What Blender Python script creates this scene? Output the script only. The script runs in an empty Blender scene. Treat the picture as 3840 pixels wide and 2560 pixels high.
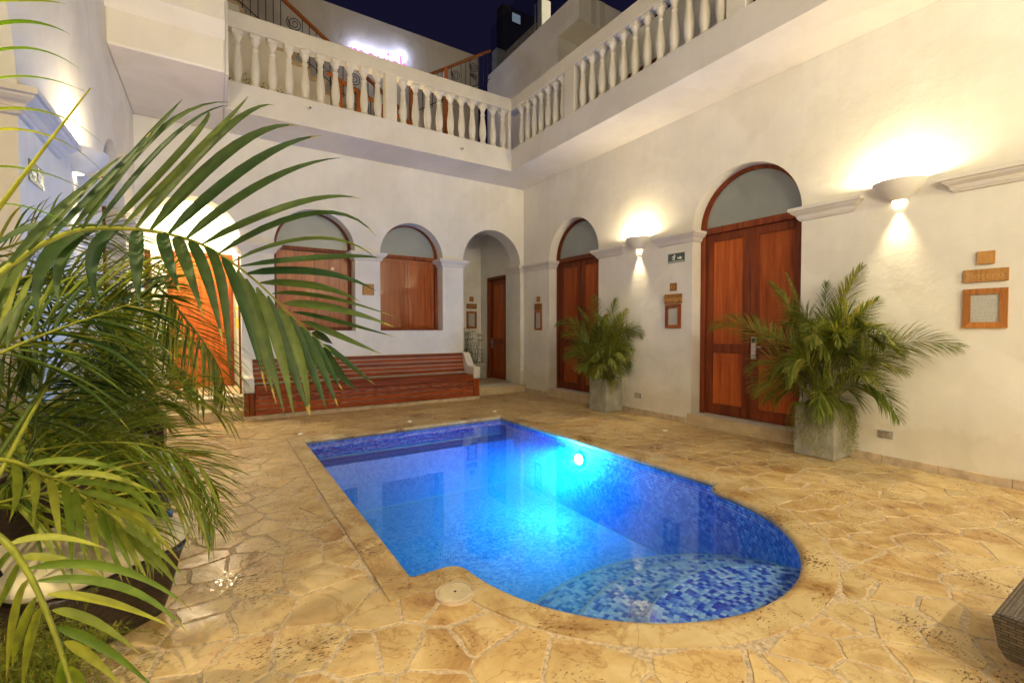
import bpy, bmesh, math, random
import numpy as np
from mathutils import Vector, Matrix
from mathutils.geometry import tessellate_polygon
random.seed(7); rng = np.random.default_rng(7)
S = bpy.context.scene
COL = S.collection
# ---------------------------------------------------------------- camera
cd = bpy.data.cameras.new("camera"); cam = bpy.data.objects.new("camera", cd); COL.objects.link(cam)
FW = Vector((0.53937737, 0.84165026, -0.02639885)); RT = Vector((0.84192372, -0.53959488, -0.00134756)); UP = RT.cross(FW)
R3 = Matrix((RT, UP, -FW)).transposed()
cam.matrix_world = Matrix.Translation((-6.0688, -8.9609, 1.45)) @ R3.to_4x4()
cd.sensor_width = 36; cd.lens = 16.164; cd.clip_start = 0.05; cd.clip_end = 500
S.camera = cam
# ---------------------------------------------------------------- sky (night)
W = bpy.data.worlds.new("World"); S.world = W; W.use_nodes = True
nt = W.node_tree; nt.nodes.clear()
wo = nt.nodes.new("ShaderNodeOutputWorld"); bg = nt.nodes.new("ShaderNodeBackground")
bg.inputs[0].default_value = (0.0100, 0.0088, 0.030, 1); bg.inputs[1].default_value = 0.36
nt.links.new(bg.outputs[0], wo.inputs[0])
S.view_settings.view_transform = 'Standard'; S.view_settings.look = 'None'
S.view_settings.exposure = 0.9; S.view_settings.gamma = 1.0
S.render.engine = 'CYCLES'
S.cycles.max_bounces = 10; S.cycles.diffuse_bounces = 6; S.cycles.glossy_bounces = 4; S.cycles.transmission_bounces = 6; S.cycles.transparent_max_bounces = 12
S.cycles.use_denoising = True; S.cycles.sample_clamp_indirect = 6.0; S.cycles.caustics_reflective = False; S.cycles.caustics_refractive = False
# light levels
WARM = (1.0, 0.80, 0.48)
E_UP, E_DOWN, E_POOL, E_PORCH, E_FILL = 37.0, 13.0, 820.0, 115.0, 196.0
# ---------------------------------------------------------------- materials
MATS = {}
def nodemat(name):
    m = bpy.data.materials.new(name); m.use_nodes = True; t = m.node_tree
    return m, t, t.nodes["Principled BSDF"]
def N(t, kind, **kw):
    n = t.nodes.new(kind)
    for k, v in kw.items():
        if k.startswith("i_"): n.inputs[k[2:].replace("_", " ")].default_value = v
        else: setattr(n, k, v)
    return n
def ramp(t, stops, interp='LINEAR'):
    r = t.nodes.new("ShaderNodeValToRGB"); cr = r.color_ramp; cr.interpolation = interp
    while len(cr.elements) < len(stops): cr.elements.new(0.5)
    for e, (p, c) in zip(cr.elements, stops): e.position = p; e.color = (*c, 1)
    return r
def coord(t, obj=False, scale=(1, 1, 1)):
    c = N(t, "ShaderNodeTexCoord" if obj else "ShaderNodeNewGeometry")
    mp = N(t, "ShaderNodeMapping"); mp.inputs["Scale"].default_value = scale
    t.links.new(c.outputs["Object" if obj else "Position"], mp.inputs[0]); return mp.outputs[0]
def plaster(name, col, bump=0.25, var=0.06, rough=0.85, fine=True):
    m, t, b = nodemat(name); p = coord(t)
    n1 = N(t, "ShaderNodeTexNoise", i_Scale=1.3, i_Detail=5.0, i_Roughness=0.6); t.links.new(p, n1.inputs["Vector"])
    lo = tuple(c * (1 - var * 1.6) for c in col); hi = tuple(min(1, c * (1 + var * 0.6)) for c in col)
    r = ramp(t, [(0.3, lo), (0.65, hi)]); t.links.new(n1.outputs[0], r.inputs[0])
    # faint vertical streaks of weathering
    st = N(t, "ShaderNodeTexNoise", i_Scale=1.0, i_Detail=4.0); t.links.new(coord(t, scale=(9, 9, 0.5)), st.inputs["Vector"])
    sr = ramp(t, [(0.35, (0.90, 0.885, 0.85)), (0.6, (1, 1, 1))]); t.links.new(st.outputs[0], sr.inputs[0])
    mx = N(t, "ShaderNodeMixRGB", blend_type='MULTIPLY'); mx.inputs[0].default_value = 0.22
    t.links.new(r.outputs[0], mx.inputs[1]); t.links.new(sr.outputs[0], mx.inputs[2]); sz = N(t, "ShaderNodeSeparateXYZ"); t.links.new(p, sz.inputs[0]); dn = N(t, "ShaderNodeTexNoise", i_Scale=4.5, i_Detail=6.0, i_Roughness=0.7); t.links.new(p, dn.inputs["Vector"])
    dm = N(t, "ShaderNodeMath", operation='MULTIPLY_ADD'); dm.inputs[1].default_value = -0.75; t.links.new(dn.outputs[0], dm.inputs[0]); t.links.new(sz.outputs[2], dm.inputs[2])
    dr = ramp(t, [(0.0, (0.80, 0.73, 0.60)), (0.10, (0.93, 0.90, 0.84)), (0.28, (1, 1, 1))]); t.links.new(dm.outputs[0], dr.inputs[0])
    md = N(t, "ShaderNodeMixRGB", blend_type='MULTIPLY'); md.inputs[0].default_value = 0.45; t.links.new(mx.outputs[0], md.inputs[1]); t.links.new(dr.outputs[0], md.inputs[2])
    pn = N(t, "ShaderNodeTexNoise", i_Scale=0.7, i_Detail=3.0, i_Distortion=1.2); t.links.new(p, pn.inputs["Vector"]); pr_ = ramp(t, [(0.47, (0.955, 0.95, 0.93)), (0.52, (1, 1, 1))]); t.links.new(pn.outputs[0], pr_.inputs[0])
    mp_ = N(t, "ShaderNodeMixRGB", blend_type='MULTIPLY'); mp_.inputs[0].default_value = 1.0; t.links.new(md.outputs[0], mp_.inputs[1]); t.links.new(pr_.outputs[0], mp_.inputs[2])
    t.links.new(mp_.outputs[0], b.inputs["Base Color"])
    b.inputs["Roughness"].default_value = rough
    n2 = N(t, "ShaderNodeTexNoise", i_Scale=3.2, i_Detail=6.0, i_Roughness=0.55); t.links.new(p, n2.inputs["Vector"])
    n3 = N(t, "ShaderNodeTexNoise", i_Scale=38.0, i_Detail=4.0); t.links.new(p, n3.inputs["Vector"])
    ad = N(t, "ShaderNodeMath", operation='MULTIPLY_ADD'); ad.inputs[1].default_value = 0.12
    t.links.new(n3.outputs[0], ad.inputs[0]); t.links.new(n2.outputs[0], ad.inputs[2])
    bp = N(t, "ShaderNodeBump", i_Strength=bump, i_Distance=0.08); t.links.new(ad.outputs[0], bp.inputs["Height"])
    t.links.new(bp.outputs[0], b.inputs["Normal"]); return m
def wood(name, c1, c2, axis='z', rough=0.45, scale=1.0, gloss=0.22):
    m, t, b = nodemat(name)
    s = {'z': (22, 22, 1.3), 'x': (1.3, 22, 22), 'y': (22, 1.3, 22)}[axis]
    p = coord(t, scale=tuple(v * scale for v in s))
    oi = N(t, "ShaderNodeObjectInfo"); mul = N(t, "ShaderNodeMath", operation='MULTIPLY'); mul.inputs[1].default_value = 37.0
    t.links.new(oi.outputs["Random"], mul.inputs[0])
    n = N(t, "ShaderNodeTexNoise", noise_dimensions='4D', i_Scale=1.0, i_Detail=6.0, i_Roughness=0.6, i_Distortion=0.4)
    t.links.new(p, n.inputs["Vector"]); t.links.new(mul.outputs[0], n.inputs["W"])
    r = ramp(t, [(0.32, c1), (0.5, tuple((a + d) / 2 for a, d in zip(c1, c2))), (0.68, c2)]); t.links.new(n.outputs[0], r.inputs[0])
    hs = N(t, "ShaderNodeHueSaturation"); mr = N(t, "ShaderNodeMapRange"); mr.inputs[3].default_value = 0.72; mr.inputs[4].default_value = 1.25
    t.links.new(oi.outputs["Random"], mr.inputs[0]); t.links.new(mr.outputs[0], hs.inputs["Value"]); t.links.new(r.outputs[0], hs.inputs["Color"])
    t.links.new(hs.outputs[0], b.inputs["Base Color"]); b.inputs["Roughness"].default_value = rough; b.inputs["Specular IOR Level"].default_value = gloss
    bp = N(t, "ShaderNodeBump", i_Strength=0.12, i_Distance=0.01); t.links.new(n.outputs[0], bp.inputs["Height"]); t.links.new(bp.outputs[0], b.inputs["Normal"])
    return m
def plain(name, col, rough=0.5, metal=0.0, spec=0.5, noise=0.0, nscale=20.0, bump=0.0):
    m, t, b = nodemat(name); b.inputs["Base Color"].default_value = (*col, 1); b.inputs["Roughness"].default_value = rough
    b.inputs["Metallic"].default_value = metal; b.inputs["Specular IOR Level"].default_value = spec
    if noise or bump:
        n = N(t, "ShaderNodeTexNoise", i_Scale=nscale, i_Detail=6.0, i_Roughness=0.62); t.links.new(coord(t), n.inputs["Vector"])
        if noise:
            r = ramp(t, [(0.32, tuple(c * (1 - noise) for c in col)), (0.68, tuple(min(1, c * (1 + noise * 0.6)) for c in col))])
            t.links.new(n.outputs[0], r.inputs[0]); t.links.new(r.outputs[0], b.inputs["Base Color"])
        if bump:
            bp = N(t, "ShaderNodeBump", i_Strength=bump, i_Distance=0.02); t.links.new(n.outputs[0], bp.inputs["Height"]); t.links.new(bp.outputs[0], b.inputs["Normal"])
    return m
def emit(name, col, strength):
    m = bpy.data.materials.new(name); m.use_nodes = True; t = m.node_tree; t.nodes.clear()
    o = t.nodes.new("ShaderNodeOutputMaterial"); e = t.nodes.new("ShaderNodeEmission")
    e.inputs[0].default_value = (*col, 1); e.inputs[1].default_value = strength; t.links.new(e.outputs[0], o.inputs[0]); return m
def stone_mat(name, attr=True):
    m, t, b = nodemat(name); p = coord(t)
    at = N(t, "ShaderNodeAttribute", attribute_name="rnd")
    n = N(t, "ShaderNodeTexNoise", noise_dimensions='4D', i_Scale=3.4, i_Detail=8.0, i_Roughness=0.65, i_Distortion=0.6); t.links.new(p, n.inputs["Vector"])
    w = N(t, "ShaderNodeMath", operation='MULTIPLY'); w.inputs[1].default_value = 31.0; t.links.new(at.outputs["Fac"], w.inputs[0]); t.links.new(w.outputs[0], n.inputs["W"])
    r = ramp(t, [(0.26, (0.33, 0.215, 0.085)), (0.42, (0.48, 0.345, 0.155)), (0.58, (0.575, 0.45, 0.235)), (0.78, (0.66, 0.55, 0.33))]); t.links.new(n.outputs[0], r.inputs[0])
    # one tone per stone
    r2 = ramp(t, [(0, (0.94, 0.87, 0.77)), (0.25, (1.0, 0.95, 0.88)), (0.5, (0.95, 0.96, 0.95)), (0.75, (1.04, 0.98, 0.86)), (1, (0.97, 0.92, 0.85))]); t.links.new(at.outputs["Fac"], r2.inputs[0])
    mx = N(t, "ShaderNodeMixRGB", blend_type='MULTIPLY'); mx.inputs[0].default_value = 1.0
    t.links.new(r.outputs[0], mx.inputs[1]); t.links.new(r2.outputs[0], mx.inputs[2])
    # travertine pits, elongated, in clusters
    v = N(t, "ShaderNodeTexNoise", i_Scale=1.0, i_Detail=3.0, i_Roughness=0.7); t.links.new(coord(t, scale=(34, 74, 40)), v.inputs["Vector"])
    cl = N(t, "ShaderNodeTexNoise", i_Scale=2.3, i_Detail=3.0); t.links.new(p, cl.inputs["Vector"])
    sm = N(t, "ShaderNodeMath", operation='MULTIPLY_ADD'); sm.inputs[1].default_value = 0.6; t.links.new(cl.outputs[0], sm.inputs[0]); t.links.new(v.outputs[0], sm.inputs[2])
    pit = ramp(t, [(0.935, (1, 1, 1)), (0.975, (0, 0, 0))]); t.links.new(sm.outputs[0], pit.inputs[0])
    mp = N(t, "ShaderNodeMixRGB", blend_type='MIX'); mp.inputs[1].default_value = (0.12, 0.052, 0.014, 1)
    t.links.new(pit.outputs[0], mp.inputs[0]); t.links.new(mx.outputs[0], mp.inputs[2])
    # broad stains
    sn = N(t, "ShaderNodeTexNoise", i_Scale=1.5, i_Detail=7.0, i_Roughness=0.7, i_Distortion=0.9); t.links.new(p, sn.inputs["Vector"])
    sr = ramp(t, [(0.34, (0.52, 0.36, 0.22)), (0.42, (0.80, 0.68, 0.54)), (0.49, (1, 1, 1))]); t.links.new(sn.outputs[0], sr.inputs[0])
    ms = N(t, "ShaderNodeMixRGB", blend_type='MULTIPLY'); ms.inputs[0].default_value = 0.85; t.links.new(mp.outputs[0], ms.inputs[1]); t.links.new(sr.outputs[0], ms.inputs[2])
    ck = N(t, "ShaderNodeTexNoise", noise_dimensions='4D', i_Scale=2.6, i_Detail=7.0, i_Roughness=0.62, i_Distortion=0.9); t.links.new(p, ck.inputs["Vector"]); t.links.new(w.outputs[0], ck.inputs["W"])
    c1 = N(t, "ShaderNodeMath", operation='SUBTRACT'); c1.inputs[1].default_value = 0.5; c2 = N(t, "ShaderNodeMath", operation='ABSOLUTE'); t.links.new(ck.outputs[0], c1.inputs[0]); t.links.new(c1.outputs[0], c2.inputs[0])
    cr_ = ramp(t, [(0.0, (0.50, 0.33, 0.20)), (0.006, (0.72, 0.58, 0.44)), (0.016, (1, 1, 1))]); t.links.new(c2.outputs[0], cr_.inputs[0])
    mk = N(t, "ShaderNodeMixRGB", blend_type='MULTIPLY'); mk.inputs[0].default_value = 0.55; t.links.new(ms.outputs[0], mk.inputs[1]); t.links.new(cr_.outputs[0], mk.inputs[2])
    t.links.new(mk.outputs[0], b.inputs["Base Color"])
    rr = ramp(t, [(0.34, (0.24,) * 3), (0.50, (0.52,) * 3)]); t.links.new(sn.outputs[0], rr.inputs[0]); t.links.new(rr.outputs[0], b.inputs["Roughness"])
    hb = N(t, "ShaderNodeMath", operation='MULTIPLY_ADD'); hb.inputs[1].default_value = 0.5; t.links.new(n.outputs[0], hb.inputs[0]); t.links.new(pit.outputs[0], hb.inputs[2])
    bp = N(t, "ShaderNodeBump", i_Strength=0.45, i_Distance=0.008); t.links.new(hb.outputs[0], bp.inputs["Height"]); t.links.new(bp.outputs[0], b.inputs["Normal"])
    return m
def tile_mat(name, src):
    m, t, b = nodemat(name)
    a = N(t, "ShaderNodeAttribute", attribute_name="rnd") if src == 'attr' else N(t, "ShaderNodeObjectInfo")
    r = ramp(t, [(0, (0.02, 0.05, 0.52)), (0.17, (0.05, 0.12, 0.64)), (0.34, (0.13, 0.24, 0.74)), (0.52, (0.25, 0.38, 0.80)), (0.68, (0.36, 0.49, 0.82)), (0.85, (0.46, 0.57, 0.84))], 'CONSTANT')
    t.links.new(a.outputs["Fac" if src == 'attr' else "Random"], r.inputs[0]); t.links.new(r.outputs[0], b.inputs["Base Color"])
    b.inputs["Roughness"].default_value = 0.45; return m
def leaf_mat(name, c1, c2, trans=0.35, tip=(0.30, 0.25, 0.05)):
    m = bpy.data.materials.new(name); m.use_nodes = True; t = m.node_tree; b = t.nodes["Principled BSDF"]; o = t.nodes["Material Output"]
    a = N(t, "ShaderNodeAttribute", attribute_name="rnd")
    r = ramp(t, [(0, c1), (0.8, c2), (1.0, tip)]); t.links.new(a.outputs["Fac"], r.inputs[0])
    n = N(t, "ShaderNodeTexNoise", i_Scale=26.0, i_Detail=4.0); t.links.new(coord(t), n.inputs["Vector"])
    nr = ramp(t, [(0.3, (0.72, 0.75, 0.7)), (0.7, (1.12, 1.1, 1.0))]); t.links.new(n.outputs[0], nr.inputs[0])
    mx = N(t, "ShaderNodeMixRGB", blend_type='MULTIPLY'); mx.inputs[0].default_value = 1.0; t.links.new(r.outputs[0], mx.inputs[1]); t.links.new(nr.outputs[0], mx.inputs[2])
    t.links.new(mx.outputs[0], b.inputs["Base Color"]); b.inputs["Roughness"].default_value = 0.48; b.inputs["Specular IOR Level"].default_value = 0.28
    tr = N(t, "ShaderNodeBsdfTranslucent"); hs = N(t, "ShaderNodeHueSaturation", i_Value=1.5, i_Saturation=1.1, i_Hue=0.49); t.links.new(mx.outputs[0], hs.inputs["Color"]); t.links.new(hs.outputs[0], tr.inputs[0])
    ms = N(t, "ShaderNodeMixShader"); ms.inputs[0].default_value = trans
    t.links.new(b.outputs[0], ms.inputs[1]); t.links.new(tr.outputs[0], ms.inputs[2]); t.links.new(ms.outputs[0], o.inputs[0]); return m
def clear_mat(name, tint, rough=0.0, ior=1.33, bump=0.0, bscale=3.0, gain=1.0):
    """see-through sheet with Schlick reflection (same from both sides)"""
    m = bpy.data.materials.new(name); m.use_nodes = True; t = m.node_tree; t.nodes.clear(); o = t.nodes.new("ShaderNodeOutputMaterial")
    tr = N(t, "ShaderNodeBsdfTransparent"); tr.inputs[0].default_value = (*tint, 1)
    gl = N(t, "ShaderNodeBsdfGlossy"); gl.inputs["Roughness"].default_value = rough; ms = N(t, "ShaderNodeMixShader"); g = N(t, "ShaderNodeNewGeometry")
    dt = N(t, "ShaderNodeVectorMath", operation='DOT_PRODUCT'); nrm = g.outputs["Normal"]
    if bump:
        n = N(t, "ShaderNodeTexNoise", i_Scale=bscale, i_Detail=2.0); t.links.new(coord(t), n.inputs["Vector"])
        bp = N(t, "ShaderNodeBump", i_Strength=bump, i_Distance=0.02); t.links.new(n.outputs[0], bp.inputs["Height"])
        t.links.new(bp.outputs[0], gl.inputs["Normal"]); nrm = bp.outputs[0]
    t.links.new(nrm, dt.inputs[0]); t.links.new(g.outputs["Incoming"], dt.inputs[1])
    def M2(op, x, y):
        q = N(t, "ShaderNodeMath", operation=op)
        for k, v in enumerate((x, y)):
            if v is None: continue
            if isinstance(v, (int, float)): q.inputs[k].default_value = v
            else: t.links.new(v, q.inputs[k])
        return q.outputs[0]
    f0 = ((ior - 1) / (ior + 1)) ** 2; ab = M2('ABSOLUTE', dt.outputs["Value"], None); om = M2('SUBTRACT', 1.0, ab); pw = M2('POWER', om, 5.0)
    fr = M2('MULTIPLY', M2('ADD', M2('MULTIPLY', pw, 1 - f0), f0), gain)
    t.links.new(fr, ms.inputs[0]); t.links.new(tr.outputs[0], ms.inputs[1]); t.links.new(gl.outputs[0], ms.inputs[2]); t.links.new(ms.outputs[0], o.inputs[0]); return m
def weave_mat(name, c1, c2, sc=60.0):
    m, t, b = nodemat(name)
    br = N(t, "ShaderNodeTexBrick", i_Scale=1.0, offset=0.5); br.inputs["Color1"].default_value = (*c1, 1); br.inputs["Color2"].default_value = (*c2, 1); br.inputs["Mortar"].default_value = (0.004, 0.003, 0.003, 1)
    br.inputs["Brick Width"].default_value = 0.042; br.inputs["Row Height"].default_value = 0.0125; br.inputs["Mortar Size"].default_value = 0.0022; br.inputs["Mortar Smooth"].default_value = 0.6
    # rows run level round the sides (u = x+y, v = z); on flat tops u = x, v = y
    g = N(t, "ShaderNodeNewGeometry"); sx = N(t, "ShaderNodeSeparateXYZ"); cx = N(t, "ShaderNodeCombineXYZ"); ad = N(t, "ShaderNodeMath", operation='ADD')
    t.links.new(g.outputs["Position"], sx.inputs[0]); t.links.new(sx.outputs[0], ad.inputs[0]); t.links.new(sx.outputs[1], ad.inputs[1])
    t.links.new(ad.outputs[0], cx.inputs[0]); t.links.new(sx.outputs[2], cx.inputs[1])
    sn = N(t, "ShaderNodeSeparateXYZ"); t.links.new(g.outputs["True Normal"], sn.inputs[0]); az = N(t, "ShaderNodeMath", operation='ABSOLUTE'); t.links.new(sn.outputs[2], az.inputs[0])
    gt = N(t, "ShaderNodeMath", operation='GREATER_THAN'); gt.inputs[1].default_value = 0.7; t.links.new(az.outputs[0], gt.inputs[0])
    mv = N(t, "ShaderNodeMix", data_type='VECTOR'); t.links.new(gt.outputs[0], mv.inputs[0]); t.links.new(cx.outputs[0], mv.inputs[4]); t.links.new(g.outputs["Position"], mv.inputs[5]); t.links.new(mv.outputs[1], br.inputs["Vector"])
    t.links.new(br.outputs["Color"], b.inputs["Base Color"]); b.inputs["Roughness"].default_value = 0.35
    inv = N(t, "ShaderNodeMath", operation='SUBTRACT'); inv.inputs[0].default_value = 1.0; t.links.new(br.outputs["Fac"], inv.inputs[1])
    bp = N(t, "ShaderNodeBump", i_Strength=1.0, i_Distance=0.006); t.links.new(inv.outputs[0], bp.inputs["Height"]); t.links.new(bp.outputs[0], b.inputs["Normal"]); return m
def paper_mat(name):
    m, t, b = nodemat(name)   # paper with rows of fine print
    w = N(t, "ShaderNodeTexWave", wave_type='BANDS', bands_direction='Z', i_Scale=19.0, i_Distortion=0.4); t.links.new(coord(t), w.inputs["Vector"])
    n = N(t, "ShaderNodeTexNoise", i_Scale=130.0, i_Detail=3.0); t.links.new(coord(t), n.inputs["Vector"])
    mu = N(t, "ShaderNodeMath", operation='MULTIPLY'); t.links.new(w.outputs["Fac"], mu.inputs[0]); t.links.new(n.outputs[0], mu.inputs[1])
    r = ramp(t, [(0.3, (0.50, 0.50, 0.45)), (0.5, (0.27, 0.27, 0.24))]); t.links.new(mu.outputs[0], r.inputs[0]); t.links.new(r.outputs[0], b.inputs["Base Color"])
    b.inputs["Roughness"].default_value = 0.3; return m

M_WALL = plaster("wall_plaster", (0.76, 0.74, 0.67), bump=0.13)
M_SMOOTH = plaster("trim_plaster", (0.72, 0.69, 0.63), bump=0.12, var=0.04)
M_RAIL = plaster("baluster_plaster", (0.74, 0.70, 0.60), bump=0.06, var=0.04)
M_STAIRW = plaster("stair_wall_plaster", (0.50, 0.46, 0.40), bump=0.35)
M_DOOR = wood("door_wood", (0.115, 0.020, 0.006), (0.26, 0.058, 0.015), 'z')
M_PANEL = wood("panel_wood", (0.24, 0.042, 0.007), (0.50, 0.120, 0.022), 'z')
M_BENCH = wood("bench_wood", (0.15, 0.025, 0.006), (0.33, 0.070, 0.015), 'x', rough=0.5, gloss=0.18)
M_HANDRAIL = wood("handrail_wood", (0.26, 0.070, 0.014), (0.42, 0.14, 0.03), 'x')
M_SHUT = wood("shutter_wood", (0.33, 0.055, 0.008), (0.56, 0.140, 0.028), 'z', rough=0.5)
M_PLAQ = wood("plaque_wood", (0.30, 0.14, 0.036), (0.48, 0.255, 0.08), 'z', rough=0.55, scale=2.5)
M_PLAQD = wood("carved_wood", (0.50, 0.27, 0.08), (0.60, 0.35, 0.13), 'z', rough=0.6)
M_FRAME = wood("frame_wood", (0.28, 0.10, 0.022), (0.45, 0.185, 0.045), 'z', rough=0.5, scale=2)
M_PLAQ2 = wood("dark_plaque_wood", (0.20, 0.080, 0.016), (0.36, 0.165, 0.04), 'z', rough=0.55, scale=2.5)
M_FRAME2 = wood("red_frame_wood", (0.24, 0.060, 0.016), (0.40, 0.125, 0.032), 'z', rough=0.5, scale=2)
M_FROST = plain("frosted_glass", (0.27, 0.295, 0.275), rough=0.16, spec=0.6, noise=0.06, nscale=3)
M_STONE = stone_mat("flagstone")
M_MORTAR = plain("mortar", (0.56, 0.44, 0.285), rough=0.85, noise=0.40, nscale=42, bump=0.9)
M_COPING = plain("coping_stone", (0.55, 0.425, 0.225), rough=0.55, noise=0.34, nscale=7, bump=0.35)
M_SKIRT = plain("skirting_stone", (0.50, 0.39, 0.26), rough=0.75, noise=0.3, nscale=9, bump=0.5)
M_STEP = plain("step_stone", (0.54, 0.42, 0.25), rough=0.6, noise=0.22, nscale=5, bump=0.3)
M_GROUT = plain("pool_grout", (0.30, 0.42, 0.62), rough=0.6)
M_TILE = tile_mat("mosaic_tile", 'attr'); M_TILEO = tile_mat("mosaic_tile_single", 'obj')
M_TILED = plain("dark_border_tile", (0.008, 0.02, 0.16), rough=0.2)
M_WATER = clear_mat("pool_water", (0.66, 0.84, 0.98), 0.012, 1.33, 0.03, 2.2, 1.4)
def water_volume():
    m = bpy.data.materials.new("water_body"); m.use_nodes = True; t = m.node_tree; t.nodes.clear(); o = t.nodes.new("ShaderNodeOutputMaterial")
    v = N(t, "ShaderNodeVolumePrincipled"); v.inputs["Color"].default_value = (0.04, 0.50, 1.0, 1); v.inputs["Density"].default_value = 0.48; v.inputs["Anisotropy"].default_value = 0.2
    v.inputs["Absorption Color"].default_value = (0.20, 0.62, 1.0, 1); t.links.new(v.outputs[0], o.inputs["Volume"]); return m
M_WBODY = water_volume()
M_GLASS = clear_mat("window_glass", (0.93, 0.94, 0.93), 0.0, 1.5, 0, 3, 0.55)
M_DGLASS = clear_mat("balustrade_glass", (0.80, 0.83, 0.85), 0.0, 1.55)
M_LEAF = leaf_mat("palm_leaf", (0.022, 0.055, 0.014), (0.095, 0.13, 0.024), trans=0.38)
M_LEAFB = leaf_mat("palm_leaf_bright", (0.080, 0.155, 0.016), (0.30, 0.315, 0.045), trans=0.45)
M_LEAFP = leaf_mat("potted_palm_leaf", (0.065, 0.125, 0.018), (0.29, 0.29, 0.06), trans=0.4)
M_FERN = leaf_mat("fern_leaf", (0.10, 0.17, 0.02), (0.27, 0.26, 0.04), tip=(0.42, 0.18, 0.03))
M_PAPY = leaf_mat("papyrus_leaf", (0.05, 0.075, 0.02), (0.12, 0.14, 0.05))
M_STEM = plain("palm_stem", (0.20, 0.20, 0.045), rough=0.4, noise=0.25, nscale=14)
M_CONC = plain("planter_concrete", (0.36, 0.345, 0.28), rough=0.8, noise=0.25, nscale=5, bump=0.2)
M_SOIL = plain("soil", (0.04, 0.026, 0.015), rough=0.95, noise=0.5, nscale=40, bump=0.8)
M_RATTAN = weave_mat("rattan", (0.026, 0.016, 0.012), (0.065, 0.038, 0.026))
M_RATTANL = weave_mat("lounger_rattan", (0.060, 0.046, 0.034), (0.115, 0.088, 0.066))
M_CUSH = plain("cushion_fabric", (0.70, 0.63, 0.42), rough=0.9, noise=0.05, nscale=60, bump=0.1)
M_STEEL = plain("brushed_steel", (0.62, 0.60, 0.56), rough=0.28, metal=1.0)
M_IRON = plain("wrought_iron", (0.02, 0.018, 0.018), rough=0.5)
M_GREYP = plain("outlet_plate", (0.30, 0.29, 0.27), rough=0.4)
M_WHITEP = plain("white_plastic", (0.75, 0.73, 0.66), rough=0.4)
M_LID = plain("skimmer_lid", (0.55, 0.46, 0.28), rough=0.5, noise=0.12, nscale=14)
M_SIGNG = plain("sign_green", (0.055, 0.085, 0.068), rough=0.35)
M_SIGNW = plain("sign_white", (0.75, 0.77, 0.72), rough=0.4)
M_YELLOW = plain("yellow_notice", (0.75, 0.60, 0.02), rough=0.5)
M_REDP = plain("red_paint", (0.40, 0.012, 0.008), rough=0.35)
M_PAPER = paper_mat("printed_paper")
M_BLACK = plain("black_plastic", (0.012, 0.012, 0.012), rough=0.3)
M_BULB = emit("bulb_glow", (1.0, 0.86, 0.60), 60.0)
M_GLOBE = emit("fill_globe_glow", (1.0, 0.86, 0.60), 8.0)
M_POOLLAMP = emit("pool_lamp_glow", (0.75, 0.97, 1.0), 30.0)
M_NEON = emit("neon_white", (0.66, 0.76, 1.0), 1.3)
M_NEONP = emit("neon_pink", (1.0, 0.22, 0.62), 0.8)
M_TERRLAMP = emit("step_lamp_glow", (1.0, 0.72, 0.38), 14.0)
M_LITWIN = emit("lit_window", (0.35, 0.42, 0.50), 0.35)
M_SHADE = plaster("sconce_plaster", (0.74, 0.71, 0.64), bump=0.05, var=0.02)
M_PIPE = plain("drain_pipe", (0.20, 0.115, 0.05), rough=0.6)
M_DARKWALL = plain("far_facade", (0.10, 0.095, 0.09), rough=0.8)
M_PUDDLE = clear_mat("puddle_water", (0.80, 0.74, 0.62), 0.03, 1.33, 0.15, 30.0)
M_CURT = plain("curtain", (0.62, 0.57, 0.50), rough=0.9)
# ---------------------------------------------------------------- object helpers
def link(name, me, mat=None, parent=None, root=None, kind=None, smooth=False):
    o = bpy.data.objects.new(name, me); COL.objects.link(o)
    if mat and not me.materials: me.materials.append(mat)
    if parent is not None:
        o.parent = parent
    if root is not None: o.location = -Vector(root.location)
    if kind: o["kind"] = kind
    if smooth:
        me.polygons.foreach_set("use_smooth", [True] * len(me.polygons))
    return o
def ob(name, bm, mat, parent=None, kind=None, smooth=False):
    """bm holds world coordinates; a part of a thing is shifted back by its thing's location"""
    me = bpy.data.meshes.new(name); bm.to_mesh(me); bm.free()
    root = parent if (parent is not None and parent.parent is None) else None
    return link(name, me, mat, parent, root, kind, smooth)
def npmesh(name, V, F, attr=None, mat=None):
    me = bpy.data.meshes.new(name); V = np.asarray(V, dtype=np.float32); F = np.asarray(F, dtype=np.int32)
    me.vertices.add(len(V)); me.vertices.foreach_set("co", V.ravel())
    k = F.shape[1]; me.loops.add(F.size); me.loops.foreach_set("vertex_index", F.ravel())
    me.polygons.add(len(F)); me.polygons.foreach_set("loop_start", np.arange(0, F.size, k, dtype=np.int32))
    me.update(calc_edges=True)
    if attr is not None:
        a = me.attributes.new("rnd", 'FLOAT', 'FACE'); a.data.foreach_set("value", np.asarray(attr, dtype=np.float32))
    if mat: me.materials.append(mat)
    return me
def face_attr(me, vals):
    a = me.attributes.new("rnd", 'FLOAT', 'FACE'); a.data.foreach_set("value", np.asarray(vals, dtype=np.float32))
def thing(name, label, cat, loc=(0, 0, 0), group=None, rotz=0):
    o = bpy.data.objects.new(name, None); COL.objects.link(o); o.location = loc; o.rotation_euler = (0, 0, rotz); o.empty_display_size = 0.1
    tag(o, label, cat, group); return o
def tag(o, label, cat, group=None):
    o["label"] = label; o["category"] = cat
    if group: o["group"] = group
    return o
IDM = lambda u, v, w: (u, v, w)
BK = lambda u, v, w: (u, w, v)           # back wall: u = x, v = z, w = depth into the wall (+y)
RW = lambda u, v, w: (w, u, v)           # right wall: u = y, depth +x
LX = -7.085
LW = lambda u, v, w: (LX - w, u, v)      # left wall: u = y, depth -x
FY = -13.4
FR = lambda u, v, w: (u, FY - w, v)      # wall behind the camera
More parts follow.
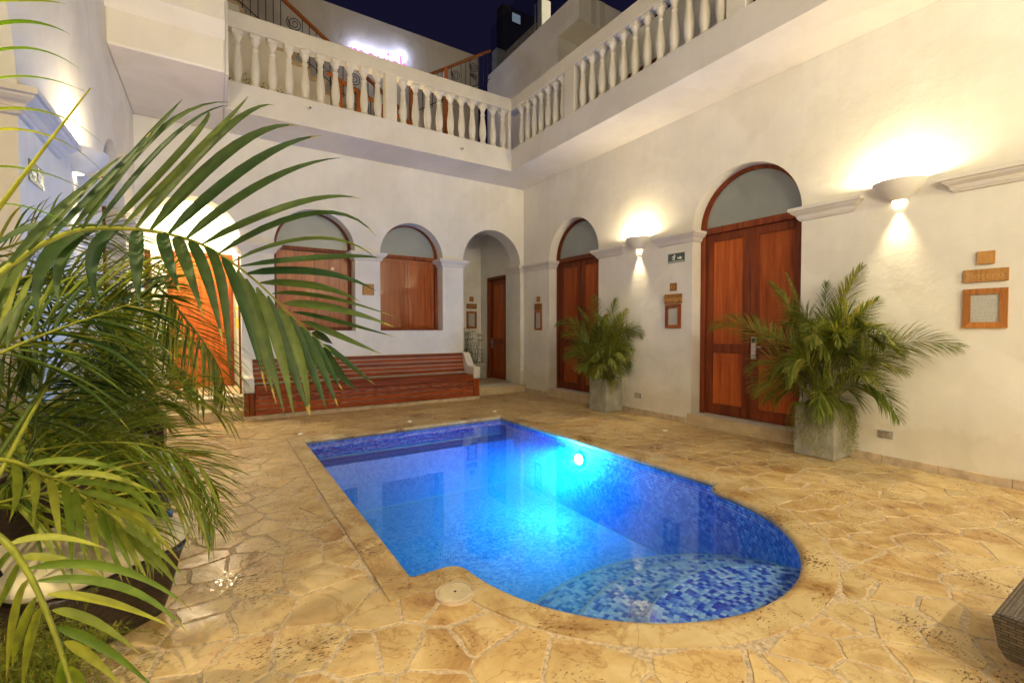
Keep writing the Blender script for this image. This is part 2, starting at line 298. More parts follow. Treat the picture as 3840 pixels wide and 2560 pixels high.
def bx(bm, M, u0, u1, v0, v1, w0, w1, bev=0.0):
    t = bmesh.new()
    vs = [t.verts.new(M(u, v, w)) for u in (u0, u1) for v in (v0, v1) for w in (w0, w1)]
    for f in ((0, 1, 3, 2), (4, 6, 7, 5), (0, 4, 5, 1), (2, 3, 7, 6), (0, 2, 6, 4), (1, 5, 7, 3)): t.faces.new([vs[i] for i in f])
    bmesh.ops.recalc_face_normals(t, faces=t.faces)
    if bev: bmesh.ops.bevel(t, geom=list(t.edges), offset=bev, segments=1, affect='EDGES')
    me = bpy.data.meshes.new("t"); t.to_mesh(me); t.free(); bm.from_mesh(me); bpy.data.meshes.remove(me); return bm
def box(M, *a, bev=0.0): return bx(bmesh.new(), M, *a, bev=bev)
XYZ = lambda x, y, z: (x, y, z)
def prism(bm, M, loops, w0, w1, front=True, back=True, sides=True):
    """2D loops [outer, holes...] extruded in depth w0..w1"""
    flat = [p for l in loops for p in l]
    tri = tessellate_polygon([[Vector((p[0], p[1], 0)) for p in l] for l in loops])
    for w, on in ((w0, front), (w1, back)):
        if not on: continue
        vs = [bm.verts.new(M(p[0], p[1], w)) for p in flat]
        for a, b, c in tri:
            try: bm.faces.new((vs[a], vs[b], vs[c]))
            except ValueError: pass
    if sides:
        for l in loops:
            A = [bm.verts.new(M(p[0], p[1], w0)) for p in l]; B = [bm.verts.new(M(p[0], p[1], w1)) for p in l]; n = len(l)
            for i in range(n): bm.faces.new((A[i], A[(i + 1) % n], B[(i + 1) % n], B[i]))
    bmesh.ops.remove_doubles(bm, verts=bm.verts, dist=1e-5)
    bmesh.ops.recalc_face_normals(bm, faces=bm.faces)
    return bm
def arch(u0, u1, v0, vs, seg=28, drop=0.0):
    """opening outline: sill v0, spring line vs, half round top"""
    r = (u1 - u0) / 2; c = (u0 + u1) / 2
    return [(u0, v0), (u1, v0)] + [(c + r * math.cos(math.pi * i / seg), vs + r * math.sin(math.pi * i / seg)) for i in range(seg + 1)]
def halfring(u0, u1, vs, t, seg=28):
    r = (u1 - u0) / 2; c = (u0 + u1) / 2
    o = [(c + r * math.cos(math.pi * i / seg), vs + r * math.sin(math.pi * i / seg)) for i in range(seg + 1)]
    n = [(c + (r - t) * math.cos(math.pi * i / seg), vs + (r - t) * math.sin(math.pi * i / seg)) for i in range(seg, -1, -1)]
    return o + n
def lathe(bm, prof, seg=16, ctr=(0, 0, 0), a0=0.0, a1=2 * math.pi, sy=1.0):
    full = abs(a1 - a0 - 2 * math.pi) < 1e-6; n = seg if full else seg + 1; rings = []
    for r, z in prof:
        rings.append([bm.verts.new((ctr[0] + r * math.cos(a0 + (a1 - a0) * i / seg), ctr[1] + sy * r * math.sin(a0 + (a1 - a0) * i / seg), ctr[2] + z)) for i in range(n)])
    for A, B in zip(rings, rings[1:]):
        for i in range(seg):
            j = (i + 1) % n; bm.faces.new((A[i], A[j], B[j], B[i]))
    return rings
def tube(bm, pts, r, seg=6, r1=None):
    pts = [Vector(p) for p in pts]; rings = []; n = len(pts); pu = None
    for i, p in enumerate(pts):
        t = (pts[min(i + 1, n - 1)] - pts[max(i - 1, 0)]).normalized()
        u = t.cross(Vector((0, 0, 1)) if abs(t.z) < 0.95 else Vector((0, 1, 0))).normalized() if pu is None else (pu - t * pu.dot(t)).normalized()
        pu = u; v = t.cross(u); rr = r if r1 is None else r + (r1 - r) * i / (n - 1)
        rings.append([bm.verts.new(p + rr * (math.cos(2 * math.pi * k / seg) * u + math.sin(2 * math.pi * k / seg) * v)) for k in range(seg)])
    for A, B in zip(rings, rings[1:]):
        for k in range(seg): bm.faces.new((A[k], A[(k + 1) % seg], B[(k + 1) % seg], B[k]))
    if seg > 2 and rr > 1e-4:
        bm.faces.new(rings[0][::-1]); bm.faces.new(rings[-1])
    return bm
def textmesh(body, size, align='CENTER', bold=0.0, extr=0.002):
    c = bpy.data.curves.new("lettering", 'FONT'); c.body = body; c.size = size; c.align_x = align; c.extrude = extr; c.offset = bold; c.resolution_u = 4
    o = bpy.data.objects.new("lettering", c); COL.objects.link(o); dg = bpy.context.evaluated_depsgraph_get()
    me = bpy.data.meshes.new_from_object(o.evaluated_get(dg)); bpy.data.objects.remove(o); bpy.data.curves.remove(c); return me
def lettering(body, size, M, u, v, w, mat, parent, flip=1, bold=0.0, width=None, name="lettering"):
    me = textmesh(body, size, bold=bold); co = np.zeros(len(me.vertices) * 3, dtype=np.float32); me.vertices.foreach_get("co", co); co = co.reshape(-1, 3)
    if width: co[:, 0] *= width / max(1e-6, co[:, 0].max() - co[:, 0].min())
    rl = Vector(parent.location) if parent.parent is None else Vector((0, 0, 0))
    out = np.array([M(u + flip * c[0], v + c[1], w - c[2]) for c in co], dtype=np.float32); out -= np.array(rl)
    # keep in world coordinates minus the thing's location
    me.vertices.foreach_set("co", out.ravel()); me.update(); me.materials.clear()
    o = bpy.data.objects.new(name, me); COL.objects.link(o); me.materials.append(mat); o.parent = parent
    return o
def lamp(name, kind, loc, energy, col, radius, parent=None, **kw):
    l = bpy.data.lights.new(name, kind); l.energy = energy; l.color = col
    if kind in ('POINT', 'SPOT'): l.shadow_soft_size = radius
    for k, v in kw.items(): setattr(l, k, v)
    o = bpy.data.objects.new(name, l); COL.objects.link(o); o.location = loc
    if parent: o.parent = parent
    return o

# ================================================================ GROUND, POOL
WZ = -0.07
PCX, PCY, PR, PXL, PXR = -3.55, -6.41, 1.28, -5.15, -2.085
def pool_outline():
    """inner edge of the pool: rectangle with a half-round end (dense points, counter-clockwise)"""
    def fillet(a, b, c, r, n=6):
        a, b, c = map(np.array, (a, b, c)); d1 = (a - b) / np.linalg.norm(a - b); d2 = (c - b) / np.linalg.norm(c - b)
        ang = math.acos(np.clip(d1 @ d2, -1, 1)); t = r / math.tan(ang / 2); p, q = b + d1 * t, b + d2 * t
        ctr = b + (d1 + d2) / np.linalg.norm(d1 + d2) * r / math.sin(ang / 2); out = []
        for i in range(n + 1):
            v = (p - ctr) * (1 - i / n) + (q - ctr) * i / n; out.append(tuple(ctr + v / np.linalg.norm(v) * r))
        return out
    cx, cy, r = PCX, PCY, PR; xl, xr, yt = PXL, PXR, -2.39
    arc = [(cx + r * math.cos(a), cy + r * math.sin(a)) for a in np.linspace(math.pi, 2 * math.pi, 49)]
    pts = fillet((xr, -6), (xr, yt), (xl, yt), 0.04, 3) + fillet((xr, yt), (xl, yt), (xl, cy), 0.04, 3) + fillet((xl, yt), (xl, cy), (cx - r, cy), 0.04, 3)
    pts += fillet((xl, cy), (cx - r, cy), (cx - r + 0.01, cy - 0.4), 0.10, 6)
    pts += [p for p in arc if p[1] < cy - 0.13]
    pts += fillet((cx + r - 0.01, cy - 0.4), (cx + r, cy), (xr, cy), 0.10, 6) + fillet((cx + r, cy), (xr, cy), (xr, yt), 0.04, 3)
    out = []
    for i, p in enumerate(pts):                      # resample long edges
        q = pts[(i + 1) % len(pts)]; d = math.dist(p, q); k = max(1, int(d / 0.10))
        out += [(p[0] + (q[0] - p[0]) * j / k, p[1] + (q[1] - p[1]) * j / k) for j in range(k)]
    return out
POOL = pool_outline()
PA = np.array(POOL)
if np.sum(PA[:, 0] * np.roll(PA[:, 1], -1) - np.roll(PA[:, 0], -1) * PA[:, 1]) < 0: PA = PA[::-1].copy()
def offset(d):
    t = np.roll(PA, -1, 0) - np.roll(PA, 1, 0); t /= np.linalg.norm(t, axis=1)[:, None]
    return PA + d * np.stack([t[:, 1], -t[:, 0]], 1)
def inside(P, poly):
    P = np.atleast_2d(P); x, y = P[:, 0], P[:, 1]; c = np.zeros(len(P), bool); n = len(poly)
    for i in range(n):
        a, b = poly[i], poly[(i + 1) % n]
        m = ((a[1] > y) != (b[1] > y)) & (x < (b[0] - a[0]) * (y - a[1]) / (b[1] - a[1] + 1e-12) + a[0]); c ^= m
    return c
def segd(P):
    """distance and closest point from points to the pool outline"""
    P = np.atleast_2d(P); A = PA; B = np.roll(PA, -1, 0); d = B - A
    t = np.clip(((P[:, None] - A[None]) * d[None]).sum(2) / (d * d).sum(1)[None], 0, 1); Q = A[None] + t[..., None] * d[None]
    D = np.linalg.norm(P[:, None] - Q, axis=2); k = D.argmin(1); return D[np.arange(len(P)), k], Q[np.arange(len(P)), k]
CW = 0.165
# outer coping line (mitred by hand round the shoulders)
cx0, cy0 = PCX, PCY
OUT = [(PXR + CW, -2.39 + CW), (PXL - CW, -2.39 + CW), (PXL - CW, PCY - CW)] + [(cx0 + (PR + CW) * math.cos(a), cy0 + (PR + CW) * math.sin(a)) for a in np.linspace(math.pi + 0.125, 2 * math.pi - 0.125, 48)] + [(PXR + CW, PCY - CW)]
OUT = [p for p in OUT]
# ground: mortar bed with the pool cut out
bm = bmesh.new(); G = 60
prism(bm, XYZ, [[(-G, -G), (G, -G), (G, G), (-G, G)], [tuple(p) for p in offset(0.08)]], -0.0035, -0.05, back=False, sides=False)
floor = ob("courtyard_floor", bm, M_MORTAR, kind="structure"); floor["label"] = "golden crazy paved courtyard floor around the pool"
# coping
bm = bmesh.new()
prof = [(0.05, -0.115), (0.012, -0.10), (0.0, -0.062), (-0.018, -0.052), (-0.026, -0.032), (-0.020, -0.012), (-0.004, 0.001), (0.02, 0.006)]
rings = []
for d, z in prof: rings.append([bm.verts.new((p[0], p[1], z)) for p in offset(d)])
n = len(PA)
for A, B in zip(rings, rings[1:]):
    for i in range(n): bm.faces.new((A[i], A[(i + 1) % n], B[(i + 1) % n], B[i]))
for f in bm.faces: f.smooth = True
prism(bm, XYZ, [OUT, [tuple(p) for p in offset(0.02)]], 0.006, -0.03, back=False, sides=False)
nb = len(OUT)
A = [bm.verts.new((p[0], p[1], 0.006)) for p in OUT]; B = [bm.verts.new((p[0] , p[1], -0.02)) for p in OUT]
for i in range(nb): bm.faces.new((A[i], A[(i + 1) % nb], B[(i + 1) % nb], B[i]))
coping = ob("pool_coping", bm, M_STONE, kind="structure"); face_attr(coping.data, [0.52] * len(coping.data.polygons)); coping["label"] = "rounded beige stone edge around the pool"
# flagstones: clipped Voronoi cells
def clip(poly, p, nrm):
    out = []; k = len(poly)
    for i in range(k):
        a, b = poly[i], poly[(i + 1) % k]; da = (a[0] - p[0]) * nrm[0] + (a[1] - p[1]) * nrm[1]; db = (b[0] - p[0]) * nrm[0] + (b[1] - p[1]) * nrm[1]
        if da <= 0: out.append(a)
        if (da < 0 < db) or (db < 0 < da):
            s = da / (da - db); out.append((a[0] + (b[0] - a[0]) * s, a[1] + (b[1] - a[1]) * s))
    return out
sx0, sx1, sy0, sy1 = LX + 0.01, -0.03, -11.0, -0.02
sites = []; tries = 0
while tries < 9000:
    tries += 1; p = (random.uniform(sx0, sx1), random.uniform(sy0, sy1)); rmin = random.choice((0.13, 0.2, 0.27, 0.34, 0.42))
    if all((p[0] - q[0]) ** 2 + (p[1] - q[1]) ** 2 > min(rmin, q[2]) ** 2 for q in sites): sites.append((*p, rmin))
SP = np.array([s[:2] for s in sites]); SP = SP[(~inside(SP, [tuple(p) for p in PA])) & (segd(SP)[0] > CW + 0.05)]; out_mask = np.ones(len(SP), bool)
stones = []
OUTA = np.array(OUT)
for i, s in enumerate(SP):
    if not out_mask[i]: continue
    poly = [(sx0, sy0), (sx1, sy0), (sx1, sy1), (sx0, sy1)]; d = np.linalg.norm(SP - s, axis=1); gap = random.choice((0.003, 0.004, 0.006, 0.008, 0.013))
    for j in np.argsort(d)[1:34]:
        m = (SP[j] + s) / 2; nv = (SP[j] - s) / d[j]; m = m - nv * gap; poly = clip(poly, m, nv)
        if len(poly) < 3: break
    if len(poly) < 3: continue
    dd, q = segd(s)
    if dd[0] < CW + 0.05: continue
    P_ = np.array(poly); ds, qs = segd(P_)
    k = len(poly); dense = np.array([(1 - t) * P_[a] + t * P_[(a + 1) % k] for a in range(k) for t in (0, .25, .5, .75)])
    ds, qs = segd(dense); bad = np.where(ds < CW + 0.012)[0]
    insd = inside(dense, OUT); bad = np.unique(np.concatenate([bad, np.where(insd)[0]]))
    it = 0
    while len(bad) and it < 9 and len(poly) >= 3:
        b0 = bad[np.argmin(ds[bad])]; nv = (qs[b0] - s); nv = nv / np.linalg.norm(nv)
        # push the cut back to the outer line of the coping
        dq, qq = segd(s); base = qs[b0] - nv * (CW + 0.014)
        poly = clip(poly, base, nv); it += 1
        if len(poly) < 3: break
        P_ = np.array(poly); k = len(poly); dense = np.array([(1 - t) * P_[a] + t * P_[(a + 1) % k] for a in range(k) for t in (0, .25, .5, .75)])
        ds, qs = segd(dense); bad = np.unique(np.concatenate([np.where(ds < CW + 0.006)[0], np.where(inside(dense, OUT))[0]]))
    if len(poly) < 3: continue
    P_ = np.array(poly); ar = 0.5 * abs(np.sum(P_[:, 0] * np.roll(P_[:, 1], -1) - np.roll(P_[:, 0], -1) * P_[:, 1]))
    if ar < 0.003 or ds.min() < 0.06 or inside(dense, [tuple(q) for q in PA]).any(): continue
    # break the straight edges a little
    fine = []
    for a in range(len(P_)):
        p0, p1 = P_[a], P_[(a + 1) % len(P_)]; L = np.linalg.norm(p1 - p0)
        if L < 0.012: continue
        fine.append(p0 * 0.97 + s * 0.03 if L > 0.08 else p0)
        if L > 0.12:
            nv = np.array([p1[1] - p0[1], p0[0] - p1[0]]) / L
            for t in ((0.2, 0.42, 0.63, 0.82) if L > 0.22 else (0.3, 0.7)): fine.append(p0 + (p1 - p0) * (t + random.uniform(-.06, .06)) + nv * random.uniform(-0.011, 0.003))
    if len(fine) >= 3: stones.append((s, fine, ar))
def stone_geo(poly, zt):
    k = len(poly); c = np.mean(poly, 0); V = []; F = []
    for p in poly: V.append((*(c + (np.array(p) - c) * (1 - 0.004 / max(0.05, np.linalg.norm(np.array(p) - c)))), zt))
    for p in poly: V.append((p[0], p[1], zt - 0.0035))
    for p in poly: V.append((p[0], p[1], -0.02))
    F.append(tuple(range(k)))
    for i in range(k):
        j = (i + 1) % k; F.append((i + k, j + k, j, i)); F.append((i + 2 * k, j + 2 * k, j + k, i + k))
    return V, F
camxy = np.array([-6.07, -8.96]); fwxy = np.array([0.5396, 0.8419])
def score(s):
    d = np.array(s[0]) - camxy; z = d @ fwxy; lat = d @ np.array([0.8419, -0.5396])
    if z < 1.6 or abs(lat) > z * 1.16: return 0.0
    return s[2] / z ** 3
stones.sort(key=score, reverse=True)
bigV, bigF, bigA = [], [], []
for i, (s, poly, ar) in enumerate(stones):
    V, F = stone_geo(poly, random.uniform(-0.0025, 0.0025)); r = random.random()
    if i < 299:
        me = bpy.data.meshes.new("flagstone"); me.from_pydata(V, [], F); face_attr(me, [r] * len(F)); link("flagstone", me, M_STONE, floor)
    else:
        o = len(bigV); bigV += V; bigF += [tuple(a + o for a in f) for f in F]; bigA += [r] * len(F)
if bigV:
    me = bpy.data.meshes.new("flagstone"); me.from_pydata(bigV, [], bigF); face_attr(me, bigA); link("small_flagstones", me, M_STONE, floor, kind="stuff")
# ---- pool basin
DEEP = -0.98
basin_bm = bmesh.new(); T = 0.004
oo = offset(T); A = [basin_bm.verts.new((p[0], p[1], -0.03)) for p in oo]; B = [basin_bm.verts.new((p[0], p[1], DEEP - 0.01)) for p in oo]
for i in range(n): basin_bm.faces.new((A[i], A[(i + 1) % n], B[(i + 1) % n], B[i]))
prism(basin_bm, XYZ, [[tuple(p) for p in oo]], DEEP - 0.006, DEEP - 0.3, back=False, sides=False)
SC = np.array([-3.53, -8.03]); STEPS = [(0.95, -0.16), (1.40, -0.34), (1.86, -0.53)]
IN = [tuple(p) for p in offset(-0.001)]
for k, (R, z) in enumerate(STEPS):          # half-round steps, each a solid drum sector
    th = np.linspace(0.02, math.pi - 0.02, 90); rad = np.linspace(0.3, R, 60); spans = []
    for a in th:
        q = SC + np.outer(rad, (math.cos(a), math.sin(a))); m = inside(q, IN)
        if m.any(): spans.append((a, rad[m.argmax()], R, m[-1]))
    for (a, r0, r1, e), (a2, r02, r12, e2) in zip(spans, spans[1:]):
        if a2 - a > 0.06: continue
        P4 = [SC + r * np.array((math.cos(t), math.sin(t))) for t, r in ((a, r0), (a, r1), (a2, r12), (a2, r02))]
        basin_bm.faces.new([basin_bm.verts.new((p[0], p[1], z - 0.004)) for p in P4])
        if e and e2: basin_bm.faces.new([basin_bm.verts.new(v) for v in ((*P4[1], z - 0.004), (*P4[2], z - 0.004), (*P4[2], DEEP), (*P4[1], DEEP))])
# seat ledge along the far end
LEDY, LEDZ = -2.80, -0.30
bx(basin_bm, XYZ, PXL + .002, PXR - .002, LEDY + 0.004, -2.392, DEEP, LEDZ - 0.004)
basin = ob("pool_basin", basin_bm, M_GROUT, kind="structure"); basin["label"] = "blue mosaic lined pool basin"
# ---- mosaic tiles: every tile is a small block; frames (centre, u, v, normal)
TS = 0.030; TI = 0.0141
cen, uu, vv, nn, rr_ = [], [], [], [], []
def addt(c, u, v, nrm, r): cen.append(c); uu.append(u); vv.append(v); nn.append(nrm); rr_.append(r)
per = np.concatenate([[0], np.cumsum(np.linalg.norm(np.roll(PA, -1, 0) - PA, axis=1))]); total = per[-1]
def at(s):
    s %= total; i = min(np.searchsorted(per, s, side='right') - 1, n - 1); a, b = PA[i], PA[(i + 1) % n]; L = per[i + 1] - per[i]; t = (b - a) / max(L, 1e-9); return a + t * (s - per[i]), t
darkrow = []
for row in range(31):
    z = -0.055 - row * TS
    for k in range(int(total / TS)):
        s = k * TS + (row % 2) * TS / 2; p, t = at(s); nrm = np.array([-t[1], t[0]])
        r_ = np.linalg.norm(p - SC)
        zb = next((zz for R, zz in STEPS if r_ < R), DEEP)
        if p[1] > -2.42: zb = LEDZ
        if z - TS / 2 < zb: continue
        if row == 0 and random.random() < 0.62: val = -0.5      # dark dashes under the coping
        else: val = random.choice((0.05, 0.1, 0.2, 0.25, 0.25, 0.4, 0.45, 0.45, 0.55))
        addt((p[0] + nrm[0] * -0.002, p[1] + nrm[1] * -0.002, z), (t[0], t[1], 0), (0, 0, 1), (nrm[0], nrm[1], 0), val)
def fr(): return random.choice((0.05, 0.1, 0.22, 0.3, 0.45, 0.6, 0.6, 0.75, 0.75, 0.9, 0.9))
# deep floor grid
gx = np.arange(PXL + TS / 2, PXR, TS); gy = np.arange(-7.75, LEDY, TS); GX, GY = np.meshgrid(gx, gy); GX = GX + (np.arange(len(gy)) % 2)[:, None] * TS / 2
Q = np.stack([GX.ravel(), GY.ravel()], 1); INS = [tuple(p) for p in offset(-TS * 0.55)]
ok = inside(Q, INS) & (np.linalg.norm(Q - SC, axis=1) > STEPS[2][0] + 0.02)
for q in Q[ok]: addt((q[0], q[1], DEEP), (1, 0, 0), (0, 1, 0), (0, 0, 1), random.choice((0.3, 0.4, 0.45, 0.6, 0.6, 0.75)))
for y in np.arange(LEDY + TS / 2, -2.40, TS):
    for x in gx: addt((x, y, LEDZ), (1, 0, 0), (0, 1, 0), (0, 0, 1), random.choice((0.05, 0.1, 0.2, 0.3, 0.45)))
for row in range(int((LEDZ - DEEP) / TS)):
    for x in gx: addt((x + (row % 2) * TS / 2 - TS / 4, LEDY, LEDZ - TS / 2 - row * TS), (1, 0, 0), (0, 0, 1), (0, -1, 0), random.choice((0.05, 0.2, 0.3, 0.45, 0.45)))
# step treads: rings of tiles concentric with the step edge
r = 0.36
prevR = 0
for R, z in STEPS:
    rings_ = np.arange(max(prevR + TS / 2 + 0.012, 0.36), R - TS / 2, TS)
    for ri, r in enumerate(rings_):
        m = int(math.pi * r / TS)
        for k in range(m):
            a = (k + (ri % 2) * 0.5) * math.pi / m; p = SC + r * np.array((math.cos(a), math.sin(a)))
            addt((p[0], p[1], z), (-math.sin(a), math.cos(a), 0), (math.cos(a), math.sin(a), 0), (0, 0, 1), fr())
    # light nosing line
    m = int(math.pi * R / TS)
    prevR = R
cen, uu, vv, nn, rr_ = map(np.array, (cen, uu, vv, nn, rr_))
flat_ = np.abs(nn[:, 2]) > 0.5
keep = np.ones(len(cen), bool); keep[flat_] = inside(cen[flat_, :2], INS); cen, uu, vv, nn, rr_ = cen[keep], uu[keep], vv[keep], nn[keep], rr_[keep]
# nearest 299 on the steps become single tiles
dcam = np.linalg.norm(cen - np.array([-6.07, -8.96, 1.45]), axis=1); dcam[rr_ < 0] = 99; dcam[np.abs(nn[:, 2]) < 0.5] = 99
order = np.argsort(dcam); near = order[:299]; rest = np.setdiff1d(np.arange(len(cen)), near)
def tile_arrays(idx):
    c, u, v, w = cen[idx], uu[idx], vv[idx], nn[idx]; h = TI; t2 = 0.0014
    corners = [(-h, -h, 0), (h, -h, 0), (h, h, 0), (-h, h, 0), (-h - .0006, -h - .0006, -t2), (h + .0006, -h - .0006, -t2), (h + .0006, h + .0006, -t2), (-h - .0006, h + .0006, -t2)]
    V = np.stack([c + a * u + b * v + d * w for a, b, d in corners], 1)
    f = np.array([(0, 1, 2, 3), (4, 5, 1, 0), (5, 6, 2, 1), (6, 7, 3, 2), (7, 4, 0, 3)]); F = (np.arange(len(idx))[:, None, None] * 8 + f[None]).reshape(-1, 4)
    return V.reshape(-1, 3), F, np.repeat(rr_[idx], 5)
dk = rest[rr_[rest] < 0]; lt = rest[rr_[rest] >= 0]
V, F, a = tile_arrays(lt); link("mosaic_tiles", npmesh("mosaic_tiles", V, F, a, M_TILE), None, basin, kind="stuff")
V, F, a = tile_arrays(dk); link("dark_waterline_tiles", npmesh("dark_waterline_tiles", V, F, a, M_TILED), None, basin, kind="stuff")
tm = box(XYZ, -TI, TI, -TI, TI, -0.0014, 0.0); tme = bpy.data.meshes.new("tile"); tm.to_mesh(tme); tm.free(); tme.materials.append(M_TILEO)
for i in near:
    o = link("tile", tme, None, basin); o.matrix_local = Matrix.Translation(cen[i]) @ Matrix((uu[i], vv[i], nn[i])).transposed().to_4x4()
# nosing strips on the step edges (pale line)
for R, z in STEPS:
    bm = bmesh.new(); th = np.linspace(0.05, math.pi - 0.05, 120)
    for a, a2 in zip(th, th[1:]):
        q = [SC + r * np.array((math.cos(t), math.sin(t))) for t, r in ((a, R - 0.004), (a, R + 0.002), (a2, R + 0.002), (a2, R - 0.004))]
        if inside(np.array(q), INS).all(): bm.faces.new([bm.verts.new((p[0], p[1], z + 0.001)) for p in q])
    bmesh.ops.remove_doubles(bm, verts=bm.verts, dist=1e-5)
    ob("step_nosing", bm, M_GROUT, basin)
# water
bm = bmesh.new(); prism(bm, XYZ, [[tuple(p) for p in offset(0.001)]], WZ, WZ - 0.1, back=False, sides=False)
wtr = ob("water", bm, M_WATER, kind="structure"); wtr["label"] = "still clear blue pool water lit from below"
bm = bmesh.new(); prism(bm, XYZ, [[tuple(p) for p in offset(-0.004)]], WZ - 0.004, DEEP + 0.004)
ob("water_body", bm, M_WBODY, wtr)
# underwater lamp on the right side wall
pl = thing("pool_lamp", "round white underwater lamp glowing on the right side wall of the pool", "pool light", (-2.09, -4.40, -0.25))
bm = bmesh.new(); bmesh.ops.create_cone(bm, cap_ends=True, segments=24, radius1=0.085, radius2=0.085, depth=0.03, matrix=Matrix.Translation((-2.10, -4.40, -0.25)) @ Matrix.Rotation(math.pi / 2, 4, 'Y'))
ob("rim", bm, M_STEEL, pl)
bm = bmesh.new(); bmesh.ops.create_uvsphere(bm, u_segments=20, v_segments=10, radius=1, matrix=Matrix.Translation((-2.116, -4.40, -0.25)) @ Matrix.Diagonal((0.03, 0.066, 0.066, 1)))
ob("lens", bm, M_POOLLAMP, pl, smooth=True)
lamp("pool_lamp_glow", 'POINT', (-0.10, 0, 0), E_POOL * 0.16, (0.02, 0.37, 1.0), 0.05, pl)
sp = lamp("pool_lamp_light", 'SPOT', (-0.055, 0, 0), E_POOL, (0.02, 0.37, 1.0), 0.04, pl, spot_size=math.radians(140), spot_blend=1.0)
sp.rotation_euler = (0, math.radians(80), 0)
sp.rotation_euler = Vector((-1, 0.18, -0.34)).to_track_quat('-Z', 'Y').to_euler()
# deck fittings
lid = thing("skimmer_lid", "round cream skimmer cover set in the paving by the pool shoulder", "pool cover", (-4.992, -6.697, 0.0))
bm = bmesh.new(); lathe(bm, [(0.0, 0.010), (0.088, 0.011), (0.092, 0.008), (0.092, -0.012)], 32, (-4.992, -6.697, 0.004)); ob("cover", bm, M_LID, lid)
bm = bmesh.new(); lathe(bm, [(0.0, 0.012), (0.007, 0.0122), (0.008, 0.009)], 12, (-4.992, -6.697, 0.004)); ob("finger_hole", bm, M_BLACK, lid)
bm = bmesh.new(); lathe(bm, [(0.094, -0.012), (0.094, 0.0095), (0.108, 0.009), (0.112, -0.012)], 32, (-4.992, -6.697, 0.004)); ob("surround", bm, M_SKIRT, lid)
for (x, y), lab in zip([(-5.12, -2.045), (-3.55, -2.05), (-1.98, -2.005), (-0.68, -4.63)], ["small white deck nozzle at the left far corner of the pool", "small white deck nozzle at the middle of the pool's far edge", "small white deck nozzle at the right far corner of the pool", "flat white disc in the paving before the large arched door"]):
    bm = bmesh.new(); h = 0.02 if y > -3 else 0.006; lathe(bm, [(0.0, h), (0.018, h), (0.024, h * .6), (0.036, h * .45), (0.04, -0.01)], 20, (x, y, 0.002)); tag(ob("deck_nozzle", bm, M_WHITEP, smooth=False), lab, "deck nozzle", "white fittings in the paving")

# ================================================================ WALLS
SPR = 2.93; H1 = 4.69
def reveal_wall(name, label, M, u0, u1, top, holes, thick, base=0.0):
    t = thing(name, label, "wall", M((u0 + u1) / 2, 0, 0))
    bm = bmesh.new(); prism(bm, M, [[(u0, base), (u1, base), (u1, top), (u0, top)]] + holes, 0.0, thick)
    ob("masonry", bm, M_WALL, t); return t
def impost(parent, M, u0, u1, wrap0=0.0, wrap1=0.0, ends=(1, 1)):
    """moulded capital: cyma profile, returned at its ends and into the openings"""
    bm = bmesh.new(); H = SPR - 0.005; R_ = []; k = random.uniform(-.003, .003)
    prof = [(0.0, .112), (.003, .118), (.040, .118), (.043, .112), (.047, .100), (.060, .094), (.076, .076), (.092, .052), (.108, .044), (.112, .046), (.116, .040), (.130, .040), (.134, .030), (.150, .022), (.156, .010)]
    for v, pr in prof:
        pr += k; a = u0 - (pr * .95 if ends[0] else 0); b = u1 + (pr * .95 if ends[1] else 0); dp = max(0.02, wrap0, wrap1)
        R_.append([bm.verts.new(M(u, H - v, w)) for u, w in ((a, -pr), (b, -pr), (b, dp), (a, dp))])
    bm.faces.new(R_[0]); bm.faces.new(R_[-1][::-1])
    for A, B in zip(R_, R_[1:]):
        for i in range(4): bm.faces.new((A[i], A[(i + 1) % 4], B[(i + 1) % 4], B[i]))
    bmesh.ops.recalc_face_normals(bm, faces=bm.faces)
    return ob("impost", bm, M_SMOOTH, parent)
def skirt(parent, M, u0, u1, h=0.085):
    bm = bmesh.new(); u = u0
    while u < u1 - 0.01:
        e = min(u1, u + random.uniform(0.45, 0.62)); bx(bm, M, u, e - 0.004, -0.01, h + random.uniform(-0.004, 0.004), -0.02, -0.001, bev=0.003); u = e
    return ob("skirting", bm, M_SKIRT, parent)
